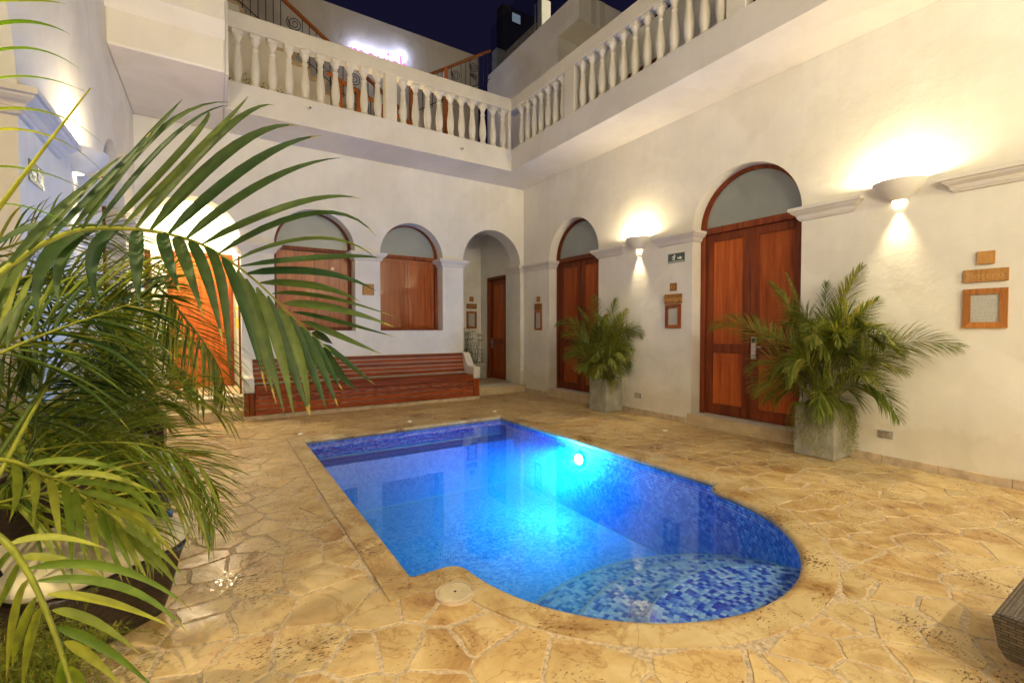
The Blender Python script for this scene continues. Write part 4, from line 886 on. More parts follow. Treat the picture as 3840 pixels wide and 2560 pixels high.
# creeping plants between the first balusters
for (x, s, lab) in ((-5.85, 0.07, "tiny leafy tuft at the far left end of the back balustrade"), (-5.635, 0.13, "leafy tuft between the first two balusters"), (-5.40, 0.11, "leafy tuft between the second and third balusters"), (-5.17, 0.07, "small sprig between the third and fourth balusters")):
    V, F, A_ = [], [], []
    for k in range(46):
        c = np.array((x, -0.80, FT + s * 0.55)) + rng.normal(0, 1, 3) * (s * .36, s * .3, s * .38); c[2] = max(c[2], FT + .005); d = rng.normal(0, 1, 3); d /= np.linalg.norm(d); e = np.cross(d, rng.normal(0, 1, 3)); e /= np.linalg.norm(e) + 1e-9
        o = len(V); V += [c - d * .028, c + e * .008, c + d * .028, c - e * .008]; F.append((o, o + 1, o + 2, o + 3)); A_.append(random.random())
    tag(link("balcony_plant", npmesh("balcony_plant", V, F, A_, M_FERN)), lab, "plant", "plants at the balusters' feet")
# ================================================================ SCONCES
def sconce_master():
    t = thing("wall_sconce", "", "sconce")
    bm = bmesh.new(); prof = [(0.225, 0.20), (0.231, 0.197), (0.228, 0.185), (0.210, 0.145), (0.178, 0.10), (0.135, 0.058), (0.082, 0.018), (0.066, 0.006)]
    lathe(bm, prof + [(0.060, 0.012), (0.078, 0.026), (0.130, 0.066), (0.172, 0.108), (0.203, 0.150), (0.219, 0.186), (0.225, 0.20)], 28, (0, 0, 0), math.pi / 2, 3 * math.pi / 2)
    for f in bm.faces: f.smooth = True
    ob("bowl", bm, M_SHADE, t)
    bm = bmesh.new(); bmesh.ops.create_uvsphere(bm, u_segments=12, v_segments=8, radius=0.026, matrix=Matrix.Translation((-0.10, 0, 0.12))); ob("bulb", bm, M_BULB, t)
    bm = bmesh.new(); bx(bm, XYZ, -0.075, -0.001, -0.02, 0.02, 0.095, 0.115); ob("bracket", bm, M_STEEL, t)
    return t
sc0 = sconce_master()
def sconce(loc, rz, label, first=False, group="plaster half-bowl wall lamps", boost=1):
    r = sc0 if first else sc0.copy()
    if not first:
        COL.objects.link(r)
        for ch in [c for c in sc0.children if c.type == 'MESH']:
            c = ch.copy(); COL.objects.link(c); c.parent = r
    r.location = loc; r.rotation_euler = (0, 0, rz); r["label"] = label; r["group"] = group
    lamp("uplight", 'POINT', (-0.135, 0, 0.17), E_UP, WARM, 0.035, r)
    s = lamp("downlight", 'SPOT', (-0.055, 0, -0.004), E_DOWN * 4 * boost, WARM, 0.02, r, spot_size=math.radians(62 if boost == 1 else 120), spot_blend=0.9); s.rotation_euler = (0, math.radians(8), 0)
    return r
ZS = 2.79
L_ = [((0, -3.515, ZS), 0, "white half-bowl sconce glowing between the two arched doors"), ((0, -7.055, ZS), 0, "large white half-bowl sconce glowing right of the big arched door"),
      ((LX, -3.55, ZS), math.pi, "white half-bowl sconce on the left wall above the palms"), ((0, -10.6, ZS), 0, "white half-bowl sconce on the right wall behind the viewpoint"),
      ((LX, -7.6, ZS), math.pi, "white half-bowl sconce on the left wall beside the viewpoint"), ((LX, -11.3, ZS), math.pi, "white half-bowl sconce on the left wall at its near end"),
      ((-5.0, FY, ZS), -math.pi / 2 + math.pi, "left white half-bowl sconce on the wall behind the viewpoint"), ((-2.2, FY, ZS), -math.pi / 2 + math.pi, "right white half-bowl sconce on the wall behind the viewpoint")]
for i, (l, rz, lab) in enumerate(L_):
    if l[1] == FY: rz = math.pi / 2 + math.pi
    sconce(l, rz, lab, i == 0, boost=2.2 if i == 4 else 1)  # unseen left sconce gets a stronger, wider downlight to brighten the palms
# ================================================================ SIGNS ON THE WALLS
def signset(M, u, num, name, flip, z_num, z_name, z_fr, wfr, hfr, wname, wnum, where, hname=0.118, hnum=0.12, mp=None, mf=None):
    mp = mp or M_PLAQ2; mf = mf or M_FRAME2
    t = thing("number_plaque", f"small wooden room plaque carved {num}, {where}" if num else f"tiny square wooden plaque, {where}", "plaque", M(u, z_num, 0))
    bm = bmesh.new(); bx(bm, M, u - wnum / 2, u + wnum / 2, z_num - hnum / 2, z_num + hnum / 2, -0.02, -0.001, bev=.002); ob("board", bm, mp, t)
    if num: lettering(num, hnum * .75, M, u, z_num - hnum * .28, -0.0195, M_PLAQD, t, flip, name="number")
    t = thing("name_plaque", f"wooden name board carved {name}, {where}" if name else f"small oblong wooden name board, {where}", "plaque", M(u, z_name, 0))
    bm = bmesh.new(); bx(bm, M, u - wname / 2, u + wname / 2, z_name - hname / 2, z_name + hname / 2, -0.024, -0.001, bev=.002); ob("board", bm, mp, t)
    if name: lettering(name, hname * .75, M, u, z_name - hname * .25, -0.0235, M_PLAQD, t, flip)
    for s in (-1, 1):
        bm = bmesh.new(); bx(bm, M, u + s * wname * .44 - .004, u + s * wname * .44 + .004, z_name - .004, z_name + .004, -0.0255, -0.0242); ob("nail", bm, M_IRON, t)
    t = thing("framed_notice", f"wood framed printed notice, {where}", "notice", M(u, z_fr, 0)); b = 0.055 if wfr > .28 else 0.048
    a0, a1, c0, c1 = u - wfr / 2, u + wfr / 2, z_fr - hfr / 2, z_fr + hfr / 2
    for loop in ([(a0, c0), (a1, c0), (a1 - b, c0 + b), (a0 + b, c0 + b)], [(a1, c0), (a1, c1), (a1 - b, c1 - b), (a1 - b, c0 + b)], [(a1, c1), (a0, c1), (a0 + b, c1 - b), (a1 - b, c1 - b)], [(a0, c1), (a0, c0), (a0 + b, c0 + b), (a0 + b, c1 - b)]):
        cu = sum(p[0] for p in loop) / 4; cv = sum(p[1] for p in loop) / 4; lp = [(cu + (p[0] - cu) * .996, cv + (p[1] - cv) * .996) for p in loop]
        bm = bmesh.new(); prism(bm, M, [lp], -0.022, -0.001); ob("frame_rail", bm, mf, t)
    bm = bmesh.new(); bx(bm, M, a0 + b - .004, a1 - b + .004, c0 + b - .004, c1 - b + .004, -0.010, -0.002); ob("print", bm, M_PAPER, t)
signset(RW, -7.718, "12", "Botero", -1, 2.114, 1.949, 1.641, 0.302, 0.37, 0.304, 0.121, "at the right edge of the photo", mp=M_PLAQ, mf=M_FRAME)
signset(RW, -4.218, "11", "Ventura", -1, 2.113, 1.925, 1.650, 0.292, 0.375, 0.325, 0.122, "between the lower sconce and the big door", 0.15)
signset(RW, -0.60, "", "", -1, 2.12, 1.95, 1.65, 0.27, 0.44, 0.27, 0.115, "left of the smaller arched door", 0.15)
signset(lambda u, v, w: (u, AY1 + w, v), -0.345, "9", "LOPE", 1, 2.255, 2.065, 1.70, 0.30, 0.46, 0.30, 0.12, "inside the corner alcove", 0.13, 0.13)
def evac(M, u, v, wd, flip, label):
    t = thing("evacuation_sign", label, "sign", M(u, v, 0)); h = wd * 0.475
    bm = bmesh.new(); bx(bm, M, u - wd / 2, u + wd / 2, v - h / 2, v + h / 2, -0.006, -0.001); ob("plate", bm, M_SIGNG, t)
    Q = lambda a, b: (u + flip * a * wd, v + b * wd)
    def poly(pts, nm):
        bm = bmesh.new(); pp = [Q(*p) for p in pts]; prism(bm, M, [pp], -0.0085, -0.0065); ob(nm, bm, M_SIGNW, t)
    poly([(0.08, 0.02), (0.22, 0.02), (0.22, 0.0), (0.22, -0.035), (0.22, -0.035)][:2] + [(0.22, 0.075), (0.37, -0.02), (0.22, -0.115), (0.22, -0.06), (0.08, -0.06)], "arrow")
    hd = [(-0.10 + 0.03 * math.cos(a), 0.175 + 0.03 * math.sin(a)) for a in np.linspace(0, 2 * math.pi, 12, endpoint=False)]
    poly(hd, "runner_head")
    poly([(-0.12, 0.14), (-0.07, 0.12), (-0.02, 0.09), (-0.03, 0.06), (-0.08, 0.08), (-0.10, 0.03), (-0.07, -0.02), (-0.10, -0.13), (-0.135, -0.13), (-0.125, -0.03), (-0.17, -0.06), (-0.24, -0.10), (-0.25, -0.065), (-0.18, -0.03), (-0.16, 0.06), (-0.20, 0.05), (-0.23, 0.0), (-0.26, 0.02), (-0.22, 0.09), (-0.16, 0.12)], "runner_body")
    lettering("RUTA DE EVACUACION", wd * 0.10, M, u, v - wd * 0.215, -0.007, M_SIGNW, t, flip, width=wd * .88)
evac(RW, -4.264, 2.562, 0.308, -1, "green evacuation route sign on the right wall beside the big door")
evac(LW, -4.585, 2.493, 0.30, -1, "green evacuation route sign on the left wall under the moulding")
ns = thing("no_smoking_plaque", "square orange wooden plaque with a carved no smoking symbol between the windows", "plaque", (-3.612, 0, 2.215))
bm = bmesh.new(); bx(bm, BK, -3.722, -3.502, 2.11, 2.325, -0.02, -0.001, bev=.003); ob("board", bm, M_PLAQ, ns)
bm = bmesh.new(); ring = [(-3.612 + .075 * math.cos(a), -0.021, 2.205 + .075 * math.sin(a)) for a in np.linspace(0, 2 * math.pi, 29)]; tube(bm, ring, .006, 5); tube(bm, [(-3.665, -.021, 2.26), (-3.559, -.021, 2.15)], .006, 5); tube(bm, [(-3.645, -.021, 2.175), (-3.575, -.021, 2.235)], .006, 5); ob("carved_symbol", bm, M_PLAQD, ns)
for y, z, lab in ((-3.50, 0.312, "small grey power outlet low on the wall by the far planter"), (-6.975, 0.311, "grey power outlet low on the wall right of the large planter")):
    t = thing("power_outlet", lab, "outlet", (0, y, z)); bm = bmesh.new(); bx(bm, RW, y - .068, y + .068, z - .042, z + .042, -0.010, -0.001, bev=.002); ob("plate", bm, M_GREYP, t)
    for s in (-1, 1):
        bm = bmesh.new(); bx(bm, RW, y + s * .026 - .02, y + s * .026 + .02, z - .028, z + .028, -0.0145, -0.0105, bev=.002); ob("socket", bm, M_STEEL, t)
# ================================================================ BENCH
bn = thing("slatted_bench", "long reddish slatted wooden bench with plaster arms under the two arched windows", "bench", (-3.6, -0.3, 0))
X0, X1 = -5.575, -1.62
bm = bmesh.new(); bx(bm, XYZ, X0 - .17, X1 + .15, -0.53, -0.002, -0.01, 0.062, bev=.008); ob("plinth", bm, M_SKIRT, bn)
for a in (X0 - .155, X1 + .003):                     # plaster arms, side profile
    e = a + .15; bm = bmesh.new()
    prism(bm, lambda u, v, w: (w, u, v), [[(-0.002, 0.063), (-0.002, 0.955), (-0.075, 0.955), (-0.27, 0.70), (-0.40, 0.672), (-0.545, 0.672), (-0.555, 0.655), (-0.555, 0.46), (-0.535, 0.435), (-0.50, 0.43), (-0.44, 0.42), (-0.44, 0.063)]], a, e); bmesh.ops.bevel(bm, geom=[x for x in bm.edges if x.calc_length() > 0.12], offset=0.012, segments=2, affect='EDGES'); ob("arm", bm, M_SMOOTH, bn)
for a in (X0 - .155, X1 + .003):
    for k in range(2):
        bm = bmesh.new(); bx(bm, XYZ, a + .005 + k * .073, a + .073 + k * .073, -0.525, -0.4405, 0.064, 0.418, bev=.003); ob("front_board", bm, M_BENCH, bn)
ins = 0.004
bsl = [(-0.036, 0.876, -0.024, 0.945), (-0.053, 0.799, -0.040, 0.862), (-0.072, 0.717, -0.055, 0.784), (-0.096, 0.638, -0.074, 0.702), (-0.131, 0.560, -0.099, 0.623)]
bm = bmesh.new(); prism(bm, lambda u, v, w: (w, u, v), [[(-0.107, 0.535), (-0.012, 0.935), (-0.004, 0.935), (-0.004, 0.535)]], X0 + ins, X1 - ins); ob("pale_gap_backing", bm, M_SMOOTH, bn)  # pale board added so the gaps between the slats read bright
for (ya, za, yb, zb) in bsl:                          # back slats, leaning
    bm = bmesh.new(); prism(bm, lambda u, v, w: (w, u, v), [[(ya - .016, za), (yb - .016, zb), (yb + .012, zb), (ya + .012, za)]], X0 + ins, X1 - ins); bmesh.ops.bevel(bm, geom=list(bm.edges), offset=.003, segments=1, affect='EDGES'); ob("back_slat", bm, M_BENCH, bn)
for (ya, yb) in ((-0.225, -0.13), (-0.325, -0.232), (-0.425, -0.332)):
    bm = bmesh.new(); bx(bm, XYZ, X0 + ins, X1 - ins, ya, yb, 0.49, 0.518, bev=.004); ob("seat_slat", bm, M_BENCH, bn)
bm = bmesh.new(); bx(bm, XYZ, X0 + ins, X1 - ins, -0.545, -0.432, 0.402, 0.516, bev=.012); ob("seat_nosing", bm, M_BENCH, bn)
for (za, zb) in ((0.345, 0.392), (0.255, 0.332), (0.167, 0.242), (0.070, 0.154)):
    bm = bmesh.new(); bx(bm, XYZ, X0 + ins, X1 - ins, -0.515, -0.49, za, zb, bev=.003); ob("front_slat", bm, M_BENCH, bn)
bm = bmesh.new()
for x in np.arange(X0 + .05, X1, .215): bx(bm, XYZ, x, x + .13, -0.4895, -0.45, 0.064, 0.40)
ob("inner_frame", bm, M_SMOOTH, bn)

# ================================================================ PLANTS
A_ = np.array
def leaf_geo(b, m, e, width, seg=9, fold=0.25, up=None, roll=0.0):
    """one blade along a quadratic curve through m: three verts across, folded along its midrib"""
    b, m, e = map(np.array, (b, m, e)); c = 2 * m - 0.5 * (b + e); ts = np.linspace(0, 1, seg + 1); V = []; F = []
    P = [(1 - t) ** 2 * b + 2 * t * (1 - t) * c + t * t * e for t in ts]; upv = np.array((0, 0, 1.0)) if up is None else np.array(up, float)
    for i, t in enumerate(ts):
        tg = P[min(i + 1, seg)] - P[max(i - 1, 0)]; tg = tg / (np.linalg.norm(tg) + 1e-9); s = np.cross(tg, upv); s /= np.linalg.norm(s) + 1e-9; nn_ = np.cross(s, tg)
        s, nn_ = s * math.cos(roll) + nn_ * math.sin(roll), nn_ * math.cos(roll) - s * math.sin(roll)
        w = width * (min(1, .12 + t * 7.0) ** .8) * (1 - max(0, (t - .42) / .58) ** 1.25) * .5 + 0.0004
        V += [P[i] - s * w + nn_ * w * fold, P[i], P[i] + s * w + nn_ * w * fold]
    for i in range(seg):
        a = 3 * i; F += [(a, a + 1, a + 4, a + 3), (a + 1, a + 2, a + 5, a + 4)]
    return V, F
def smooth_path(pts, n=24):
    P = [np.array(p, float) for p in pts]; out = []; k = len(P)
    for s in np.linspace(0, k - 1, n):
        i = min(int(s), k - 2); t = s - i; p0, p1, p2, p3 = P[max(i - 1, 0)], P[i], P[i + 1], P[min(i + 2, k - 1)]
        out.append(0.5 * (2 * p1 + (p2 - p0) * t + (2 * p0 - 5 * p1 + 4 * p2 - p3) * t * t + (3 * p1 - p0 - 3 * p2 + p3) * t ** 3))
    return out
def add_stalk(V, F, path, r0, r1, seg=5):
    n_ = len(path); pu = None; o0 = len(V)
    for i, p in enumerate(path):
        tg = path[min(i + 1, n_ - 1)] - path[max(i - 1, 0)]; tg = tg / (np.linalg.norm(tg) + 1e-9)
        u = np.cross(tg, (0, 0, 1.0) if abs(tg[2]) < .95 else (0, 1.0, 0)); u /= np.linalg.norm(u); v = np.cross(tg, u); r = r0 + (r1 - r0) * i / (n_ - 1)
        for k in range(seg): V.append(p + r * (math.cos(2 * math.pi * k / seg) * u + math.sin(2 * math.pi * k / seg) * v))
    for i in range(n_ - 1):
        for k in range(seg): a = o0 + i * seg + k; b = o0 + i * seg + (k + 1) % seg; F.append((a, b, b + seg, a + seg))
def auto_leaves(path, llen, cnt, width, droop=0.35, spread=(70, 25), lift=0.25, jit=0.1, start=0.16, side=(1, -1), upref=(0, 0, 1.0)):
    out = []; n_ = len(path)
    for k in range(cnt):
        t = start + (1 - start) * (k + .5) / cnt
        for sd in side:
            tt = min(0.995, t + random.uniform(-.4, .4) / cnt); i = min(int(tt * (n_ - 1)), n_ - 2); f = tt * (n_ - 1) - i; p = path[i] * (1 - f) + path[i + 1] * f
            tg = path[min(i + 1, n_ - 1)] - path[max(i - 1, 0)]; tg = tg / (np.linalg.norm(tg) + 1e-9); s = np.cross(tg, upref); ns = np.linalg.norm(s)
            s = s / ns if ns > .05 else np.array((1.0, 0, 0)); nv = np.cross(s, tg)
            ang = math.radians(spread[0] + (spread[1] - spread[0]) * tt + random.uniform(-7, 7)); env = (math.sin(math.pi * min(1, .18 + tt * .80)) ** .6)
            L = llen * env * random.uniform(1 - jit, 1 + jit); d = math.cos(ang) * tg + math.sin(ang) * (sd * s * math.cos(lift) + nv * math.sin(lift)); d /= np.linalg.norm(d)
            dr = droop * random.uniform(.6, 1.4) * L
            out.append((p, p + d * L * .5 - np.array((0, 0, dr * .22)), p + d * L * .93 - np.array((0, 0, dr)), width * (.75 + .5 * env * random.random())))
    return out
def frond(parent, pts, leaves, mat=None, single=False, up=None, r0=0.008, r1=0.002, name="frond", tintbase=0.0, seg=8, fold=.45, path=None):
    root = np.array(parent.location); path = path if path is not None else smooth_path(pts); V, F = [], []; add_stalk(V, F, [p - root for p in path], r0, r1)
    mat = mat or M_LEAF; A = [min(.75, .62 + .2 * random.random())] * len(F)
    if single:
        fo = link(name, npmesh(name, V, F, A, M_LEAFB), None, parent, smooth=True)
        for (b, m, e, w) in leaves:
            v, f = leaf_geo(np.array(b) - root, np.array(m) - root, np.array(e) - root, w, 10, fold, up=up, roll=random.uniform(-.35, .35)); r = min(.80, max(0, tintbase + random.random() ** 1.6 * .8)); tipb = random.random() < .5
            link("leaflet", npmesh("leaflet", v, f, [(1.0 if (i > len(f) - 3 and tipb) else r) for i in range(len(f))], mat), None, fo, smooth=True)
        return fo
    for (b, m, e, w) in leaves:
        v, f = leaf_geo(np.array(b) - root, np.array(m) - root, np.array(e) - root, w, seg, fold, roll=random.uniform(-.5, .5)); o = len(V); V += v; F += [tuple(a + o for a in q) for q in f]; r = min(.97, max(0, tintbase + random.random() ** 1.5 * .8)); A += [r] * len(f)
    return link(name, npmesh(name, V, F, A, mat), None, parent, smooth=True)
def upr(k=.3, base=(-.62, -.62, .48)):
    v = A_(base) + A_([random.uniform(-k, k) for _ in range(3)]); return tuple(v / np.linalg.norm(v))
def bezier3(a, b, c, n=20):
    a, b, c = map(np.array, (a, b, c)); return [(1 - t) ** 2 * a + 2 * t * (1 - t) * b + t * t * c for t in np.linspace(0, 1, n)]
def needle_mass(strands, parent, name, mat, nl=.013, per=26, wd=.0016, spread=.016):
    """feathery trailing fern: wiry stems set with short needles"""
    root = np.array(parent.location); V, F, A = [], [], []
    for path in strands:
        path = [np.array(p) - root for p in path]; add_stalk(V, F, path, .0012, .0006, 3); A += [.7] * (len(F) - len(A)); L = len(path)
        for k in range(per):
            s = (k + random.random()) / per * (L - 1); i = min(int(s), L - 2); p = path[i] + (path[i + 1] - path[i]) * (s - i); tint = random.random() * .9
            for q in range(4):
                d = rng.normal(0, 1, 3); d /= np.linalg.norm(d); e = np.cross(d, rng.normal(0, 1, 3)); e /= np.linalg.norm(e) + 1e-9; base = p + d * spread * random.random() * .5; o = len(V)
                V += [base - e * wd, base + e * wd, base + d * nl * random.uniform(.7, 1.5)]; V.append(V[-1] + e * wd * .4); F.append((o, o + 1, o + 3, o + 2)); A.append(tint)
    return link(name, npmesh(name, V, F, A, mat), None, parent)
def planter(name, label, cat, x0, x1, y0, y1, h, group=None, mat=None):
    t = thing(name, label, cat, ((x0 + x1) / 2, (y0 + y1) / 2, 0), group)
    bm = bmesh.new(); k = 0.012
    lp = lambda d, z: [bm.verts.new((a, b, z)) for a, b in ((x0 + d, y0 + d), (x1 - d, y0 + d), (x1 - d, y1 - d), (x0 + d, y1 - d))]
    R_ = [lp(k, 0.003), lp(0, .02), lp(0, h - .006), lp(.006, h), lp(.028, h), lp(.032, h - .10)]
    bm.faces.new(R_[0][::-1])
    for a, b in zip(R_, R_[1:]):
        for i in range(4): bm.faces.new((a[i], a[(i + 1) % 4], b[(i + 1) % 4], b[i]))
    ob("pot", bm, mat or M_CONC, t); bm = bmesh.new(); bx(bm, XYZ, x0 + .033, x1 - .033, y0 + .033, y1 - .033, h - .12, h - .045); ob("soil", bm, M_SOIL, t); return t
def potted_palm(label, x0, x1, y0, y1, h, key, extra, leaf_len, seed, group="square concrete planters with palms"):
    random.seed(seed); t = planter("potted_palm", label, "potted palm", x0, x1, y0, y1, h, group); c = np.array(((x0 + x1) / 2, (y0 + y1) / 2, h - .06))
    for mid, tip, ll in key:
        b = c + np.array((random.uniform(-.07, .07), random.uniform(-.07, .07), 0)); pth = bezier3(b, mid, tip, 26)
        Lp = sum(np.linalg.norm(pth[i + 1] - pth[i]) for i in range(25))
        frond(t, None, auto_leaves(pth, ll * 1.25, max(16, int(Lp / .025)), .0125, droop=.20, spread=(58, 18), lift=.2, start=.34, upref=upr()), path=pth, mat=M_LEAFP, r0=.007, r1=.0018, tintbase=random.uniform(0, .3), seg=6)
    for k in range(extra):
        a = random.uniform(0, 2 * math.pi); rad = random.uniform(.25, .66); hh = random.uniform(-.02, 1.05); b = c + np.array((random.uniform(-.08, .08), random.uniform(-.08, .08), 0))
        tip = c + np.array((math.cos(a) * rad, math.sin(a) * rad * 1.1, hh)); tip[0] = min(tip[0], -.05); mid = c + (tip - c) * .42; mid[2] = max(tip[2], c[2]) + random.uniform(.22, .5); mid[0] = min(mid[0], -.06)
        pth = bezier3(b, mid, tip, 22); Lp = sum(np.linalg.norm(pth[i + 1] - pth[i]) for i in range(21))
        frond(t, None, auto_leaves(pth, leaf_len * random.uniform(.95, 1.25), max(14, int(Lp / .025)), .012, droop=.25, spread=(58, 18), lift=.2, start=.32, upref=upr(.55)), path=pth, mat=M_LEAFP, r0=.006, r1=.0016, tintbase=random.uniform(0, .25), seg=5)
    for k in range(9):                                # bare cane stems
        b = c + np.array((random.uniform(-.1, .1), random.uniform(-.1, .1), 0)); bm = bmesh.new(); tube(bm, [b, b + np.array((random.uniform(-.05, .05), random.uniform(-.05, .05), .30)), b + np.array((random.uniform(-.12, .12), random.uniform(-.12, .12), .62))], .010, 6, .006); ob("cane", bm, M_STEM, t)
    return t, c
def trailing(t, x0, x1, y0, y1, h, n_, lmin, lmax, seed):
    random.seed(seed); st = []
    for k in range(n_):
        sd = random.choice(("w", "s", "n", "w", "s")); q = random.random()
        if sd == "w": e = np.array((x0, y0 + q * (y1 - y0), h)); o = np.array((-1, random.uniform(-.3, .3), 0))
        elif sd == "s": e = np.array((x0 + q * (x1 - x0), y0, h)); o = np.array((random.uniform(-.3, .3), -1, 0))
        else: e = np.array((x0 + q * (x1 - x0), y1, h)); o = np.array((random.uniform(-.3, .3), 1, 0))
        L = random.uniform(lmin, lmax); r = random.uniform(.02, .07); st.append(bezier3(e - o * .08 - np.array((0, 0, .04)), e + o * r + np.array((0, 0, .10)), e + o * (r + .03) - np.array((0, 0, .4 * L)), 8) + [e + o * (r + .03) - np.array((0, 0, .4 * L)) + np.array((random.uniform(-.03, .03), random.uniform(-.03, .03), -L * .6 * s)) for s in (.3, .6, .8, 1)])
    needle_mass(st, t, "trailing_fern", M_FERN, per=34)
A_ = np.array
key2 = [((-.42, -5.85, 1.75), (-.58, -5.28, 1.48), .30), ((-.30, -6.35, 1.5), (-.40, -5.93, 2.02), .20), ((-.28, -6.3, 1.6), (-.33, -6.08, 2.12), .10), ((-.22, -6.5, 1.55), (-.18, -6.80, 2.12), .30), ((-.2, -6.45, 1.4), (-.16, -6.45, 1.98), .26), ((-.28, -6.68, 1.5), (-.28, -6.98, 1.75), .26),
        ((-.26, -6.92, 1.52), (-.34, -7.62, 1.28), .34), ((-.30, -6.90, 1.18), (-.42, -7.22, .55), .26), ((-.55, -6.1, 1.35), (-.62, -5.82, .95), .28), ((-.60, -6.2, 1.15), (-.80, -5.95, .72), .26), ((-.55, -6.45, 1.40), (-.92, -6.42, 1.0), .28), ((-.50, -6.55, 1.02), (-.80, -6.66, .50), .24), ((-.45, -6.2, 1.55), (-.62, -5.95, 1.32), .27), ((-.24, -6.75, 1.3), (-.22, -7.2, 1.02), .27), ((-.40, -6.6, 1.6), (-.55, -6.75, 1.35), .28)]
p2, _ = potted_palm("large palm in a square concrete planter right of the big arched door", -.43, -.03, -6.66, -6.255, .58, key2, 40, .33, 21)
trailing(p2, -.43, -.03, -6.66, -6.255, .58, 110, .15, .58, 5)
key1 = [((-.40, -2.65, 1.75), (-.60, -2.02, 1.55), .30), ((-.30, -2.8, 1.5), (-.28, -2.72, 2.05), .34), ((-.25, -2.95, 1.35), (-.12, -3.10, 1.98), .30), ((-.28, -3.15, 1.25), (-.20, -3.42, 1.78), .28), ((-.25, -3.05, 1.3), (-.15, -3.25, 1.72), .26), ((-.45, -3.2, 1.2), (-.55, -3.55, .85), .26), ((-.35, -3.2, 1.32), (-.28, -3.62, 1.10), .26), ((-.60, -2.75, 1.3), (-.85, -2.58, .98), .28), ((-.55, -2.9, 1.15), (-.88, -2.95, .75), .27), ((-.5, -2.7, 1.5), (-.78, -2.45, 1.35), .29), ((-.5, -3.05, 1.3), (-.8, -3.25, .95), .26), ((-.30, -2.75, 1.5), (-.42, -2.42, 1.85), .15)]
p1, _ = potted_palm("smaller palm in a square concrete planter between the two arched doors", -.43, -.03, -3.165, -2.755, .59, key1, 32, .32, 33)
trailing(p1, -.43, -.03, -3.165, -2.755, .59, 34, .15, .50, 8)
# papyrus in the alcove
pp = planter("potted_papyrus", "papyrus with thin umbrella heads in a low concrete planter in the corner alcove", "potted plant", -.78, -.16, 1.50, 1.90, .42, None)
for ch in pp.children: ch.location.z += 0.165
random.seed(4)
for k in range(34):
    b = A_((random.uniform(-.72, -.22), random.uniform(1.56, 1.80), .54)); tip = b + A_((random.uniform(-.28, .12), random.uniform(-.25, .08), random.uniform(.25, 1.0))); pth = bezier3(b, b + (tip - b) * .5 + A_((0, 0, .1)), tip, 8); lv = []
    for q in range(14):
        a = q / 14 * 2 * math.pi + random.random() * .3; d = A_((math.cos(a), math.sin(a), random.uniform(-.1, .45))); L = random.uniform(.10, .19); lv.append((tip, tip + d * L * .5 + A_((0, 0, .01)), tip + d * L - A_((0, 0, L * .3)), .006))
    frond(pp, None, lv, M_PAPY, path=pth, r0=.004, r1=.003, seg=3, name="stem", fold=.1)
# ================================================================ RATTAN SEATS (left)
def rrect(x0, x1, y0, y1, r, n_=7):
    out = []
    for cx, cy, a in ((x1 - r, y0 + r, -90), (x1 - r, y1 - r, 0), (x0 + r, y1 - r, 90), (x0 + r, y0 + r, 180)):
        out += [(cx + r * math.cos(math.radians(a + 90 * k / n_)), cy + r * math.sin(math.radians(a + 90 * k / n_))) for k in range(n_ + 1)]
    return out
def loft(bm, loops, cap0=True, cap1=True):
    R_ = [[bm.verts.new(p) for p in l] for l in loops]; k = len(R_[0])
    for a, b in zip(R_, R_[1:]):
        for i in range(k): bm.faces.new((a[i], a[(i + 1) % k], b[(i + 1) % k], b[i]))
    if cap0: bm.faces.new(R_[0][::-1])
    if cap1: bm.faces.new(R_[-1])
    for f in bm.faces: f.smooth = len(f.verts) == 4
    return bm
def rattan_seat(label, x0, x1, y0, y1, base_in, seat, back_h, ang=0.0, shift=(0, 0)):
    t = thing("rattan_armchair", label, "armchair", ((x0 + x1) / 2, (y0 + y1) / 2, 0), "woven rattan armchairs by the palms")
    L3 = lambda d, z, r: [(x, y, z) for x, y in rrect(x0 + d, x1 - d, y0 + d, y1 - d, max(.05, r - d))]
    r = .17
    bm = loft(bmesh.new(), [L3(base_in, .01, r), L3(base_in * .7, .10, r), L3(.015, seat - .10, r), L3(0, seat - .07, r), L3(.012, seat - .055, r)]); ob("base", bm, M_RATTAN, t)
    bm = loft(bmesh.new(), [L3(.02, seat - .053, r), L3(-.004, seat - .035, r), L3(-.004, seat + .005, r), L3(.012, seat + .028, r), L3(.05, seat + .036, r)]); ob("cushion", bm, M_CUSH, t)
    bm = loft(bmesh.new(), [L3(-.0065, seat - .018, r), L3(-.0075, seat - .015, r), L3(-.0065, seat - .012, r)], False, False); ob("piping", bm, M_CUSH, t)
    # wrapped back and arms along the wall side
    c = ((x0 + x1) / 2, (y0 + y1) / 2); n_ = 22; A0, A1 = math.radians(75), math.radians(285); bm = bmesh.new(); R_ = []
    for i in range(n_ + 1):
        a = A0 + (A1 - A0) * i / n_; rx, ry = (x1 - x0) / 2 + .02, (y1 - y0) / 2 + .02; hh = seat + back_h * (math.sin(math.pi * i / n_) ** .7) * 1.0 + .08; sec = []
        for (k, z) in ((1.0, seat - .08), (1.03, hh - .04), (1.0, hh), (.90, hh + .005), (.85, hh - .03), (.84, seat + .034)):
            sq = 1 / max(abs(math.cos(a)), abs(math.sin(a))) ** .55; sec.append(bm.verts.new((c[0] + rx * k * sq * math.cos(a), c[1] + ry * k * sq * math.sin(a), z)))
        R_.append(sec)
    for a, b in zip(R_, R_[1:]):
        for i in range(6): bm.faces.new((a[i], a[(i + 1) % 6], b[(i + 1) % 6], b[i]))
    bm.faces.new(R_[0][::-1]); bm.faces.new(R_[-1]); bmesh.ops.recalc_face_normals(bm, faces=bm.faces)
    for f in bm.faces: f.smooth = True
    ob("backrest", bm, M_RATTAN, t)
    t.rotation_euler = (0, 0, ang); return t
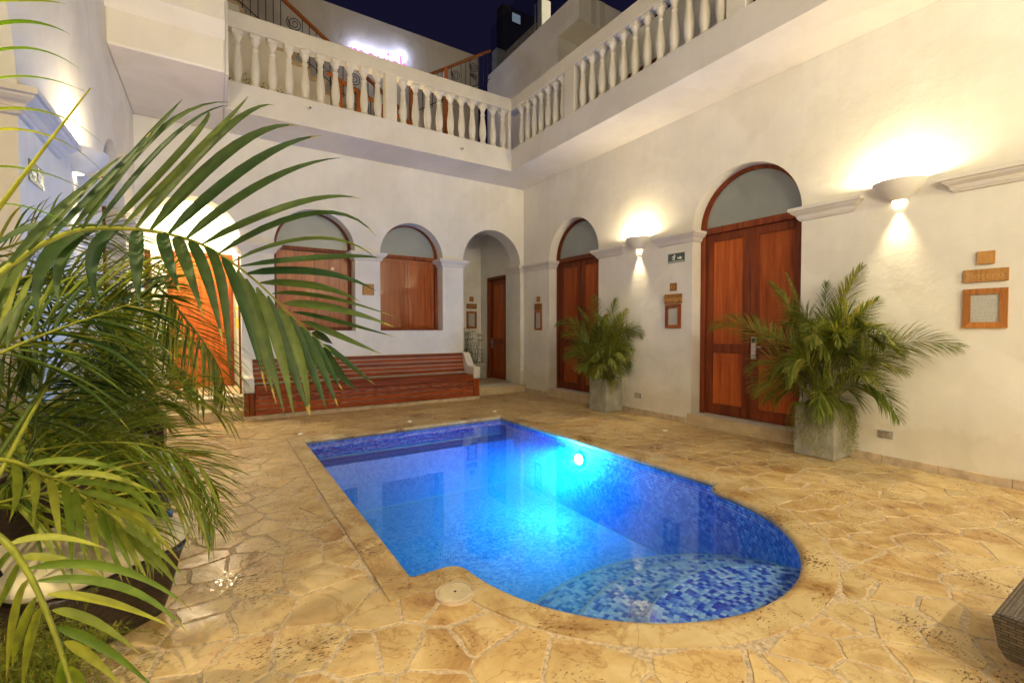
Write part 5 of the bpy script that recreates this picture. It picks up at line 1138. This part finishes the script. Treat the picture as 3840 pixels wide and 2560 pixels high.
rattan_seat("rattan armchair with cream cushion nearest the viewer behind the palm fronds", -6.98, -6.30, -6.36, -5.66, .10, .41, .26, math.radians(-50))
rattan_seat("rattan armchair farther back beside the entrance palms", -7.02, -6.36, -4.95, -4.25, .06, .43, .42)
# ---- right hand lounger (its foot end enters the frame)
lg = thing("rattan_lounger", "corner of a dark woven rattan lounger with a metal foot at the right edge", "lounger", (-2.7, -9.0, 0))
Ql = [(-3.44, -8.465), (-2.74, -8.465), (-2.74, -10.30), (-3.44, -10.30)]
def qin(d, z):
    c = np.mean(Ql, 0); return [(*(c + (A_(p) - c) * (1 - d / np.linalg.norm(A_(p) - c))), z) for p in Ql]
bm = loft(bmesh.new(), [qin(.045, .125), qin(.02, .17), qin(.0, .285), qin(.012, .302), qin(.05, .306), qin(.06, .292)])
for f in bm.faces: f.smooth = False
ob("woven_frame", bm, M_RATTANL, lg)
for p in Ql:
    c = np.mean(Ql, 0); q = A_(p) + np.sign(c - A_(p)) * A_((.30, .075)); bm = bmesh.new(); bx(bm, XYZ, q[0] - .028, q[0] + .028, q[1] - .028, q[1] + .028, .012, .128, bev=.003); ob("foot", bm, M_STEEL, lg)
    bm = bmesh.new(); bx(bm, XYZ, q[0] - .026, q[0] + .026, q[1] - .026, q[1] + .026, .002, .0115); ob("foot_pad", bm, M_BLACK, lg)
# ================================================================ FOREGROUND PALMS
F1R=[(-6.597,-7.479,1.448),(-6.562,-7.370,1.529),(-6.524,-7.298,1.593),(-6.476,-7.233,1.668),(-6.418,-7.174,1.727),(-6.359,-7.129,1.754),(-6.287,-7.086,1.767),(-6.201,-7.046,1.768),(-6.109,-7.015,1.747),(-6.018,-6.993,1.693),(-5.929,-6.978,1.619),(-5.846,-6.968,1.530),(-5.751,-6.961,1.434),(-5.675,-6.959,1.361)]
F1L=[((-6.418,-7.174,1.727),(-6.245,-7.206,2.003),(-6.148,-7.191,2.165)),((-6.398,-7.158,1.734),(-6.203,-7.202,2.053),(-6.025,-7.240,2.168)),((-6.373,-7.139,1.743),(-6.166,-7.190,2.052),(-6.017,-7.210,2.173)),((-6.346,-7.120,1.752),(-6.128,-7.179,2.051),(-6.087,-7.131,2.166)),((-6.318,-7.103,1.759),(-6.082,-7.173,2.063),(-5.969,-7.169,2.231)),((-6.283,-7.084,1.766),(-6.033,-7.162,2.106),(-5.890,-7.179,2.217)),((-6.247,-7.066,1.771),(-6.002,-7.142,2.069),(-5.815,-7.188,2.162)),((-6.203,-7.047,1.765),(-5.944,-7.133,2.032),(-5.740,-7.190,2.145)),((-6.157,-7.030,1.755),(-5.903,-7.114,1.977),(-5.674,-7.187,2.081)),((-6.109,-7.015,1.747),(-5.808,-7.132,1.906),(-5.607,-7.189,1.940)),((-6.063,-7.003,1.718),(-5.748,-7.129,1.877),(-5.549,-7.188,1.803)),((-6.018,-6.993,1.696),(-5.737,-7.099,1.790),(-5.536,-7.159,1.720)),((-5.995,-6.989,1.682),(-5.686,-7.114,1.723),(-5.516,-7.151,1.729)),((-5.976,-6.985,1.657),(-5.726,-7.074,1.665),(-5.535,-7.127,1.603)),((-5.930,-6.978,1.626),(-5.721,-7.041,1.611),(-5.576,-7.064,1.558)),((-5.889,-6.973,1.587),(-5.687,-7.032,1.569),(-5.453,-7.112,1.501)),((-5.851,-6.968,1.551),(-5.653,-7.025,1.528),(-5.445,-7.089,1.458)),((-5.818,-6.965,1.518),(-5.634,-7.013,1.471),(-5.434,-7.072,1.416)),((-5.786,-6.963,1.483),(-5.638,-6.989,1.415),(-5.480,-7.021,1.344)),((-5.748,-6.961,1.437),(-5.693,-6.925,1.411),(-5.652,-6.881,1.388)),((-5.708,-6.960,1.391),(-5.605,-6.957,1.301),(-5.494,-6.961,1.209)),((-5.705,-6.960,1.378),(-5.636,-6.936,1.260),(-5.556,-6.919,1.186)),((-6.513,-7.281,1.614),(-6.406,-7.273,1.785),(-6.328,-7.248,1.886)),((-6.489,-7.249,1.650),(-6.376,-7.244,1.831),(-6.282,-7.229,1.962)),((-6.455,-7.210,1.694),(-6.313,-7.224,1.896),(-6.223,-7.205,2.047)),((-6.422,-7.178,1.743),(-6.510,-7.157,1.724),(-6.590,-7.144,1.659)),((-6.364,-7.132,1.760),(-6.487,-7.092,1.650),(-6.498,-7.126,1.466)),((-6.350,-7.123,1.762),(-6.443,-7.102,1.665),(-6.453,-7.136,1.522)),((-6.308,-7.097,1.772),(-6.383,-7.088,1.672),(-6.362,-7.142,1.509)),((-6.275,-7.079,1.773),(-6.276,-7.118,1.663),(-6.268,-7.163,1.519)),((-6.217,-7.053,1.773),(-6.200,-7.102,1.685),(-6.165,-7.165,1.563)),((-6.180,-7.038,1.766),(-6.149,-7.097,1.662),(-6.103,-7.168,1.481)),((-6.145,-7.026,1.757),(-6.096,-7.097,1.622),(-6.054,-7.167,1.403)),((-6.102,-7.013,1.742),(-6.055,-7.083,1.595),(-6.035,-7.142,1.276)),((-6.050,-7.000,1.711),(-5.995,-7.077,1.538),(-5.928,-7.165,1.234)),((-6.003,-6.991,1.669),(-5.955,-7.064,1.445),(-5.896,-7.146,1.183)),((-5.976,-6.986,1.639),(-5.921,-7.064,1.397),(-5.869,-7.141,1.141)),((-5.941,-6.980,1.609),(-5.878,-7.063,1.380),(-5.838,-7.132,1.125)),((-5.904,-6.975,1.578),(-5.842,-7.058,1.330),(-5.784,-7.137,1.127)),((-5.867,-6.971,1.537),(-5.804,-7.053,1.329),(-5.781,-7.110,1.127)),((-5.829,-6.967,1.504),(-5.765,-7.050,1.293),(-5.724,-7.117,1.147)),((-5.790,-6.964,1.462),(-5.732,-7.041,1.308),(-5.681,-7.115,1.151)),((-5.750,-6.962,1.423),(-5.713,-7.024,1.323),(-5.659,-7.098,1.211)),((-6.469,-7.225,1.679),(-6.528,-7.226,1.585),(-6.547,-7.254,1.447)),((-6.501,-7.265,1.630),(-6.547,-7.274,1.535),(-6.555,-7.309,1.405))]
F2R=[(-6.587,-7.408,1.035),(-6.474,-7.528,0.998),(-6.430,-7.575,0.953),(-6.398,-7.612,0.900),(-6.363,-7.652,0.812),(-6.336,-7.685,0.724),(-6.313,-7.713,0.629)]
F2L=[((-6.415,-7.591,0.943),(-6.263,-7.642,0.921),(-6.127,-7.708,0.817)),((-6.398,-7.610,0.919),(-6.250,-7.659,0.882),(-6.136,-7.712,0.772)),((-6.378,-7.632,0.895),(-6.278,-7.651,0.854),(-6.160,-7.704,0.785)),((-6.368,-7.645,0.865),(-6.300,-7.643,0.812),(-6.224,-7.670,0.730)),((-6.357,-7.658,0.831),(-6.281,-7.661,0.758),(-6.194,-7.697,0.653)),((-6.346,-7.670,0.804),(-6.307,-7.650,0.740),(-6.254,-7.663,0.661)),((-6.429,-7.576,0.954),(-6.467,-7.507,0.881),(-6.507,-7.460,0.800)),((-6.414,-7.593,0.920),(-6.457,-7.522,0.811),(-6.482,-7.487,0.656)),((-6.386,-7.625,0.870),(-6.426,-7.556,0.760),(-6.449,-7.521,0.630)),((-6.400,-7.610,0.886),(-6.446,-7.536,0.776),(-6.468,-7.500,0.699)),((-6.446,-7.557,0.973),(-6.487,-7.485,0.921),(-6.521,-7.441,0.871)),((-6.455,-7.547,0.987),(-6.380,-7.548,0.983),(-6.286,-7.586,0.947)),((-6.438,-7.567,0.962),(-6.363,-7.568,0.932),(-6.281,-7.598,0.872)),((-6.335,-7.684,0.756),(-6.324,-7.646,0.680),(-6.298,-7.641,0.607)),((-6.344,-7.674,0.780),(-6.365,-7.616,0.687),(-6.388,-7.580,0.595))]
F3R=[(-6.696,-7.072,1.113),(-6.627,-7.029,1.078),(-6.580,-7.006,1.052),(-6.529,-6.987,1.004),(-6.483,-6.974,0.965),(-6.434,-6.962,0.910),(-6.383,-6.953,0.835),(-6.329,-6.946,0.753),(-6.290,-6.942,0.686)]
F3L=[((-6.547,-6.994,1.019),(-6.553,-6.957,0.943),(-6.565,-6.953,0.841)),((-6.514,-6.983,0.990),(-6.511,-6.953,0.884),(-6.498,-6.965,0.750)),((-6.487,-6.975,0.967),(-6.481,-6.947,0.840),(-6.477,-6.956,0.633)),((-6.462,-6.968,0.940),(-6.458,-6.939,0.818),(-6.443,-6.954,0.671)),((-6.432,-6.962,0.905),(-6.426,-6.934,0.787),(-6.398,-6.958,0.606)),((-6.405,-6.957,0.865),(-6.390,-6.934,0.756),(-6.351,-6.964,0.599)),((-6.386,-6.954,0.833),(-6.359,-6.939,0.728),(-6.315,-6.971,0.602)),((-6.366,-6.951,0.800),(-6.333,-6.939,0.699),(-6.280,-6.977,0.587)),((-6.340,-6.947,0.764),(-6.296,-6.943,0.675),(-6.240,-6.981,0.599)),((-6.454,-6.967,0.932),(-6.330,-7.012,0.880),(-6.222,-7.083,0.808)),((-6.424,-6.960,0.891),(-6.310,-7.000,0.835),(-6.202,-7.074,0.697)),((-6.483,-6.974,0.965),(-6.349,-7.025,0.938),(-6.207,-7.118,0.860)),((-6.511,-6.982,0.990),(-6.379,-7.030,0.985),(-6.228,-7.129,0.917)),((-6.394,-6.955,0.846),(-6.289,-6.988,0.789),(-6.179,-7.063,0.649)),((-6.351,-6.949,0.782),(-6.269,-6.968,0.709),(-6.169,-7.036,0.581)),((-6.307,-6.944,0.709),(-6.248,-6.949,0.626),(-6.204,-6.979,0.549)),((-6.563,-7.000,1.038),(-6.426,-7.052,1.042),(-6.268,-7.155,0.988)),((-6.588,-7.010,1.057),(-6.589,-6.976,0.969),(-6.613,-6.964,0.863))]
F9R=[(-6.579,-7.263,1.600),(-6.568,-7.262,1.839),(-6.558,-7.262,2.057),(-6.551,-7.261,2.253),(-6.550,-7.256,2.406)]
F9L=[((-6.550,-7.260,2.269),(-6.459,-7.282,2.294),(-6.392,-7.277,2.313)),((-6.552,-7.261,2.204),(-6.460,-7.283,2.238),(-6.382,-7.286,2.231)),((-6.554,-7.262,2.136),(-6.447,-7.294,2.167),(-6.356,-7.306,2.132)),((-6.557,-7.262,2.068),(-6.442,-7.300,2.095),(-6.337,-7.320,2.069)),((-6.560,-7.263,1.994),(-6.421,-7.315,2.004),(-6.314,-7.339,1.939)),((-6.563,-7.263,1.943),(-6.422,-7.317,1.945),(-6.311,-7.343,1.858)),((-6.567,-7.263,1.856),(-6.447,-7.304,1.854),(-6.347,-7.322,1.810)),((-6.573,-7.262,1.763),(-6.458,-7.300,1.758),(-6.356,-7.320,1.695)),((-6.550,-7.259,2.318),(-6.468,-7.275,2.363),(-6.393,-7.273,2.406))]
SPEAR=[(-6.620,-7.273,1.575),(-6.510,-7.338,1.750),(-6.418,-7.392,1.891),(-6.320,-7.450,2.039)]
PF=[[(-6.739,-6.753,1.319),(-6.691,-6.711,1.370),(-6.564,-6.719,1.442),(-6.428,-6.733,1.506),(-6.321,-6.729,1.558),(-6.215,-6.723,1.624)],
[(-6.921,-6.169,1.077),(-6.862,-6.111,1.086),(-6.663,-6.143,1.114),(-6.385,-6.224,1.169),(-6.147,-6.281,1.187),(-5.985,-6.294,1.062)],
[(-7.054,-5.725,1.143),(-6.980,-5.676,1.186),(-6.728,-5.740,1.288),(-6.438,-5.829,1.324),(-6.231,-5.870,1.228),(-6.135,-5.842,1.024)],
[(-6.445,-5.860,1.716),(-6.295,-5.934,1.638),(-6.217,-5.964,1.517),(-6.127,-6.003,1.373),(-6.060,-6.027,1.232),(-6.029,-6.028,1.076)],
[(-6.906,-6.299,1.037),(-6.733,-6.314,1.045),(-6.511,-6.362,1.028),(-6.319,-6.392,0.962),(-6.178,-6.392,0.822),(-6.098,-6.356,0.548)],
[(-6.834,-6.467,0.923),(-6.700,-6.458,0.924),(-6.491,-6.497,0.914),(-6.308,-6.521,0.848),(-6.159,-6.526,0.716),(-6.094,-6.478,0.540)],
[(-6.898,-6.288,1.548),(-6.807,-6.274,1.569),(-6.692,-6.275,1.606),(-6.570,-6.283,1.576),(-6.473,-6.277,1.484),(-6.437,-6.234,1.325)],
[(-6.988,-5.987,1.711),(-6.831,-5.965,1.843),(-6.673,-5.944,1.945),(-6.517,-5.924,1.967),(-6.385,-5.893,1.898)],
[(-6.916,-6.161,1.446),(-6.767,-6.133,1.578),(-6.616,-6.108,1.684),(-6.448,-6.094,1.757),(-6.300,-6.070,1.766)],
[(-6.671,-6.570,0.963),(-6.638,-6.544,1.216),(-6.617,-6.511,1.446),(-6.567,-6.497,1.633)],
[(-6.996,-5.659,0.661),(-6.810,-5.623,0.870),(-6.642,-5.577,1.033),(-6.434,-5.558,1.139),(-6.229,-5.544,1.071)],
[(-6.792,-6.617,0.811),(-6.664,-6.608,0.844),(-6.509,-6.619,0.833),(-6.369,-6.622,0.737),(-6.277,-6.597,0.582)],
[(-6.832,-6.464,1.060),(-6.723,-6.442,1.160),(-6.646,-6.400,1.236),(-6.499,-6.403,1.281),(-6.389,-6.385,1.256)]]

random.seed(11); FACE = (0.05, -0.80, 0.60)
pa = planter("foreground_palm", "big areca palm whose long fronds arch across the left foreground", "palm", -7.04, -6.60, -8.35, -7.90, .45, mat=M_RATTAN)
root_a = A_((-6.82, -8.12, .42))
def base_to(pts): return [tuple(root_a + A_((random.uniform(-.08, .08), random.uniform(-.08, .08), 0))), tuple((root_a * .45 + A_(pts[0]) * .55) + A_((0, 0, .12)))] + list(pts)
frond(pa, None, [(*l, (.019 if (i < 5 or i > 21) else .035) if i < 25 else .037) for i, l in enumerate(F1L)], path=smooth_path(base_to(F1R), 60), single=True, r0=.011, r1=.0022, tintbase=.0, up=FACE)
frond(pa, None, [(*l, .017) for l in F2L], M_LEAFB, path=smooth_path(base_to(F2R), 40), single=True, r0=.010, r1=.003, tintbase=.1, up=FACE)
frond(pa, None, [(*l, .021) for l in F3L], M_LEAFB, path=smooth_path(base_to(F3R), 40), single=True, r0=.009, r1=.002, tintbase=.15, up=FACE)
frond(pa, None, [(*l, .012) for l in F9L], M_LEAFB, path=smooth_path(base_to(F9R[:1]) + list(F9R[1:]), 40), single=True, r0=.008, r1=.003)
V, F = [], []; add_stalk(V, F, [A_(p) - A_(pa.location) for p in smooth_path(base_to(SPEAR), 30)], .011, .0015, 6); link("spear_leaf", npmesh("spear_leaf", V, F, [.78] * len(F), M_LEAFB), None, pa, smooth=True)
pb = planter("foreground_palm", "dense leafy palm clump along the left wall behind the biggest fronds", "palm", -7.04, -6.64, -7.60, -7.15, .45, mat=M_RATTAN)
root_b = A_((-6.84, -7.38, .42)); cnt = [20, 26, 26, 26, 30, 30, 24, 22, 24, 18, 28, 28, 26]; wds = [.026, .013, .014, .011, .013, .013, .014, .013, .016, .021, .014, .014, .018]; lls = [.40, .34, .38, .33, .40, .38, .36, .38, .38, .40, .44, .38, .40]
for i, p in enumerate(PF):
    pts = [tuple(root_b + A_((random.uniform(-.06, .06), random.uniform(-.06, .06), 0))), tuple(root_b * .4 + A_(p[0]) * .6 + A_((0, 0, .10)))] + list(p); pth = smooth_path(pts, 44)
    lv = auto_leaves(pth, lls[i], cnt[i], wds[i] * .95, droop=.30, spread=(66, 24), lift=.15, start=.36, upref=upr(.3, (.25, -.75, .6)))
    frond(pb, None, lv, M_LEAFB if i % 3 else M_LEAF, path=pth, r0=.009, r1=.002, tintbase=random.uniform(0, .25), single=(i in (0, 5)))
for i, p in enumerate(PF[:9]):
    j = A_((random.uniform(-.12, .02), random.uniform(-.05, .12), random.uniform(-.10, .16))); k_ = len(p)
    pts = [tuple(root_b + A_((random.uniform(-.06, .06), random.uniform(-.06, .06), 0))), tuple(root_b * .4 + A_(p[0]) * .6 + A_((0, 0, .10)))] + [tuple(A_(q) + j * (n_ + 1) / k_) for n_, q in enumerate(p)]; pth = smooth_path(pts, 44); q_ = i % 13
    frond(pb, None, auto_leaves(pth, lls[q_] * 1.1, cnt[q_], wds[q_] * .85, droop=.25, spread=(60, 20), lift=.15, start=.36, upref=upr(.35, (.3, -.7, .6))), M_LEAFB, path=pth, r0=.008, r1=.002, tintbase=random.uniform(0, .3))
# palms farther back near the entrance
def bush(label, c, h0, nf, rad, hmax, ll, seed, xmin=-7.04, name="palm_clump"):
    random.seed(seed); t = planter(name, label, "palm", c[0] - .2, c[0] + .2, c[1] - .2, c[1] + .2, h0, mat=M_RATTAN); nf = int(nf * .62); c = A_((c[0], c[1], h0 - .05))
    for k in range(nf):
        a = random.uniform(-1.9, 1.9); rr = random.uniform(.25, rad); hh = random.uniform(.05, hmax); tip = c + A_((math.cos(a) * rr, math.sin(a) * rr, hh)); tip[0] = max(tip[0], xmin); mid = c + (tip - c) * .4; mid[2] = max(tip[2], c[2]) + random.uniform(.2, .45)
        pth = bezier3(c + A_((random.uniform(-.08, .08), random.uniform(-.08, .08), 0)), mid, tip, 22); Lp = sum(np.linalg.norm(pth[i + 1] - pth[i]) for i in range(21))
        frond(t, None, auto_leaves(pth, ll * 1.15, max(14, int(Lp / .026)), .0105, droop=.3, spread=(62, 20), lift=.2, start=.3, upref=upr(.4, (.3, -.7, .6))), path=pth, mat=M_LEAFB, r0=.006, r1=.0016, tintbase=random.uniform(0, .3), seg=5)
    return t
bush("bushy palm between the two rattan armchairs", (-6.78, -5.30), .45, 26, .75, 1.15, .27, 51)
bush("bushy palm beyond the far rattan armchair", (-6.84, -3.55), .45, 22, .52, 1.0, .26, 52)
bush("bushy palm beside the entrance steps", (-6.84, -1.75), .42, 16, .50, .80, .25, 53)
# feathery asparagus fern, bottom left
random.seed(61)
fp = thing("asparagus_fern", "feathery yellow green asparagus fern at the bottom left corner", "fern", (-6.70, -6.75, 0))
bm = loft(bmesh.new(), [[(x, y, z) for x, y in rrect(-6.98 + d, -6.52 - d, -7.05 + d, -6.50 - d, .06)] for d, z in ((.05, .004), (.0, .20), (.0, .22), (.03, .22), (.04, .16))]); ob("pot", bm, M_RATTAN, fp)
st = []
for k in range(330):
    b = A_((random.uniform(-6.96, -6.55), random.uniform(-7.02, -6.54), .17)); a = random.uniform(0, 2 * math.pi); L = random.uniform(.12, .36); tip = b + A_((math.cos(a) * L, math.sin(a) * L, random.uniform(-.10, .20))); tip[2] = max(tip[2], .03); st.append(bezier3(b, (b + tip) / 2 + A_((0, 0, random.uniform(.08, .2))), tip, 9))
needle_mass(st, fp, "foliage", M_FERN, nl=.018, per=30, wd=.0016, spread=.024)
random.seed(62)
f2 = thing("asparagus_fern", "small feathery fern beside the far rattan armchair on the paving", "fern", (-6.62, -3.85, 0))
bm = loft(bmesh.new(), [[(x, y, z) for x, y in rrect(-6.76 + d, -6.48 - d, -3.99 + d, -3.71 - d, .05)] for d, z in ((.04, .004), (.0, .22), (.02, .22), (.03, .17))]); ob("pot", bm, M_RATTAN, f2)
st = []
for k in range(110):
    b = A_((random.uniform(-6.72, -6.52), random.uniform(-3.95, -3.75), .18)); a = random.uniform(0, 2 * math.pi); L = random.uniform(.08, .26); tip = b + A_((math.cos(a) * L, math.sin(a) * L, random.uniform(-.12, .16))); tip[2] = max(tip[2], .03); st.append(bezier3(b, (b + tip) / 2 + A_((0, 0, .12)), tip, 8))
needle_mass(st, f2, "foliage", M_FERN, nl=.016, per=22)
# puddle of pool water on the paving
bm = bmesh.new(); c = A_((-6.0, -5.80)); k = 40
pl_ = []
for i in range(k):
    a = 2 * math.pi * i / k; r = 1 + .35 * math.sin(3 * a + 1) + .22 * math.sin(7 * a) + .12 * math.sin(13 * a + 2); d1_, d2_ = A_((.42, .91)), A_((.91, -.42)); pl_.append(tuple(c + d1_ * .20 * r * math.cos(a) + d2_ * .060 * r * math.sin(a)))
prism(bm, XYZ, [pl_], 0.0048, 0.002, back=False); tag(ob("puddle", bm, M_PUDDLE), "small shiny puddle on the paving left of the pool", "puddle")
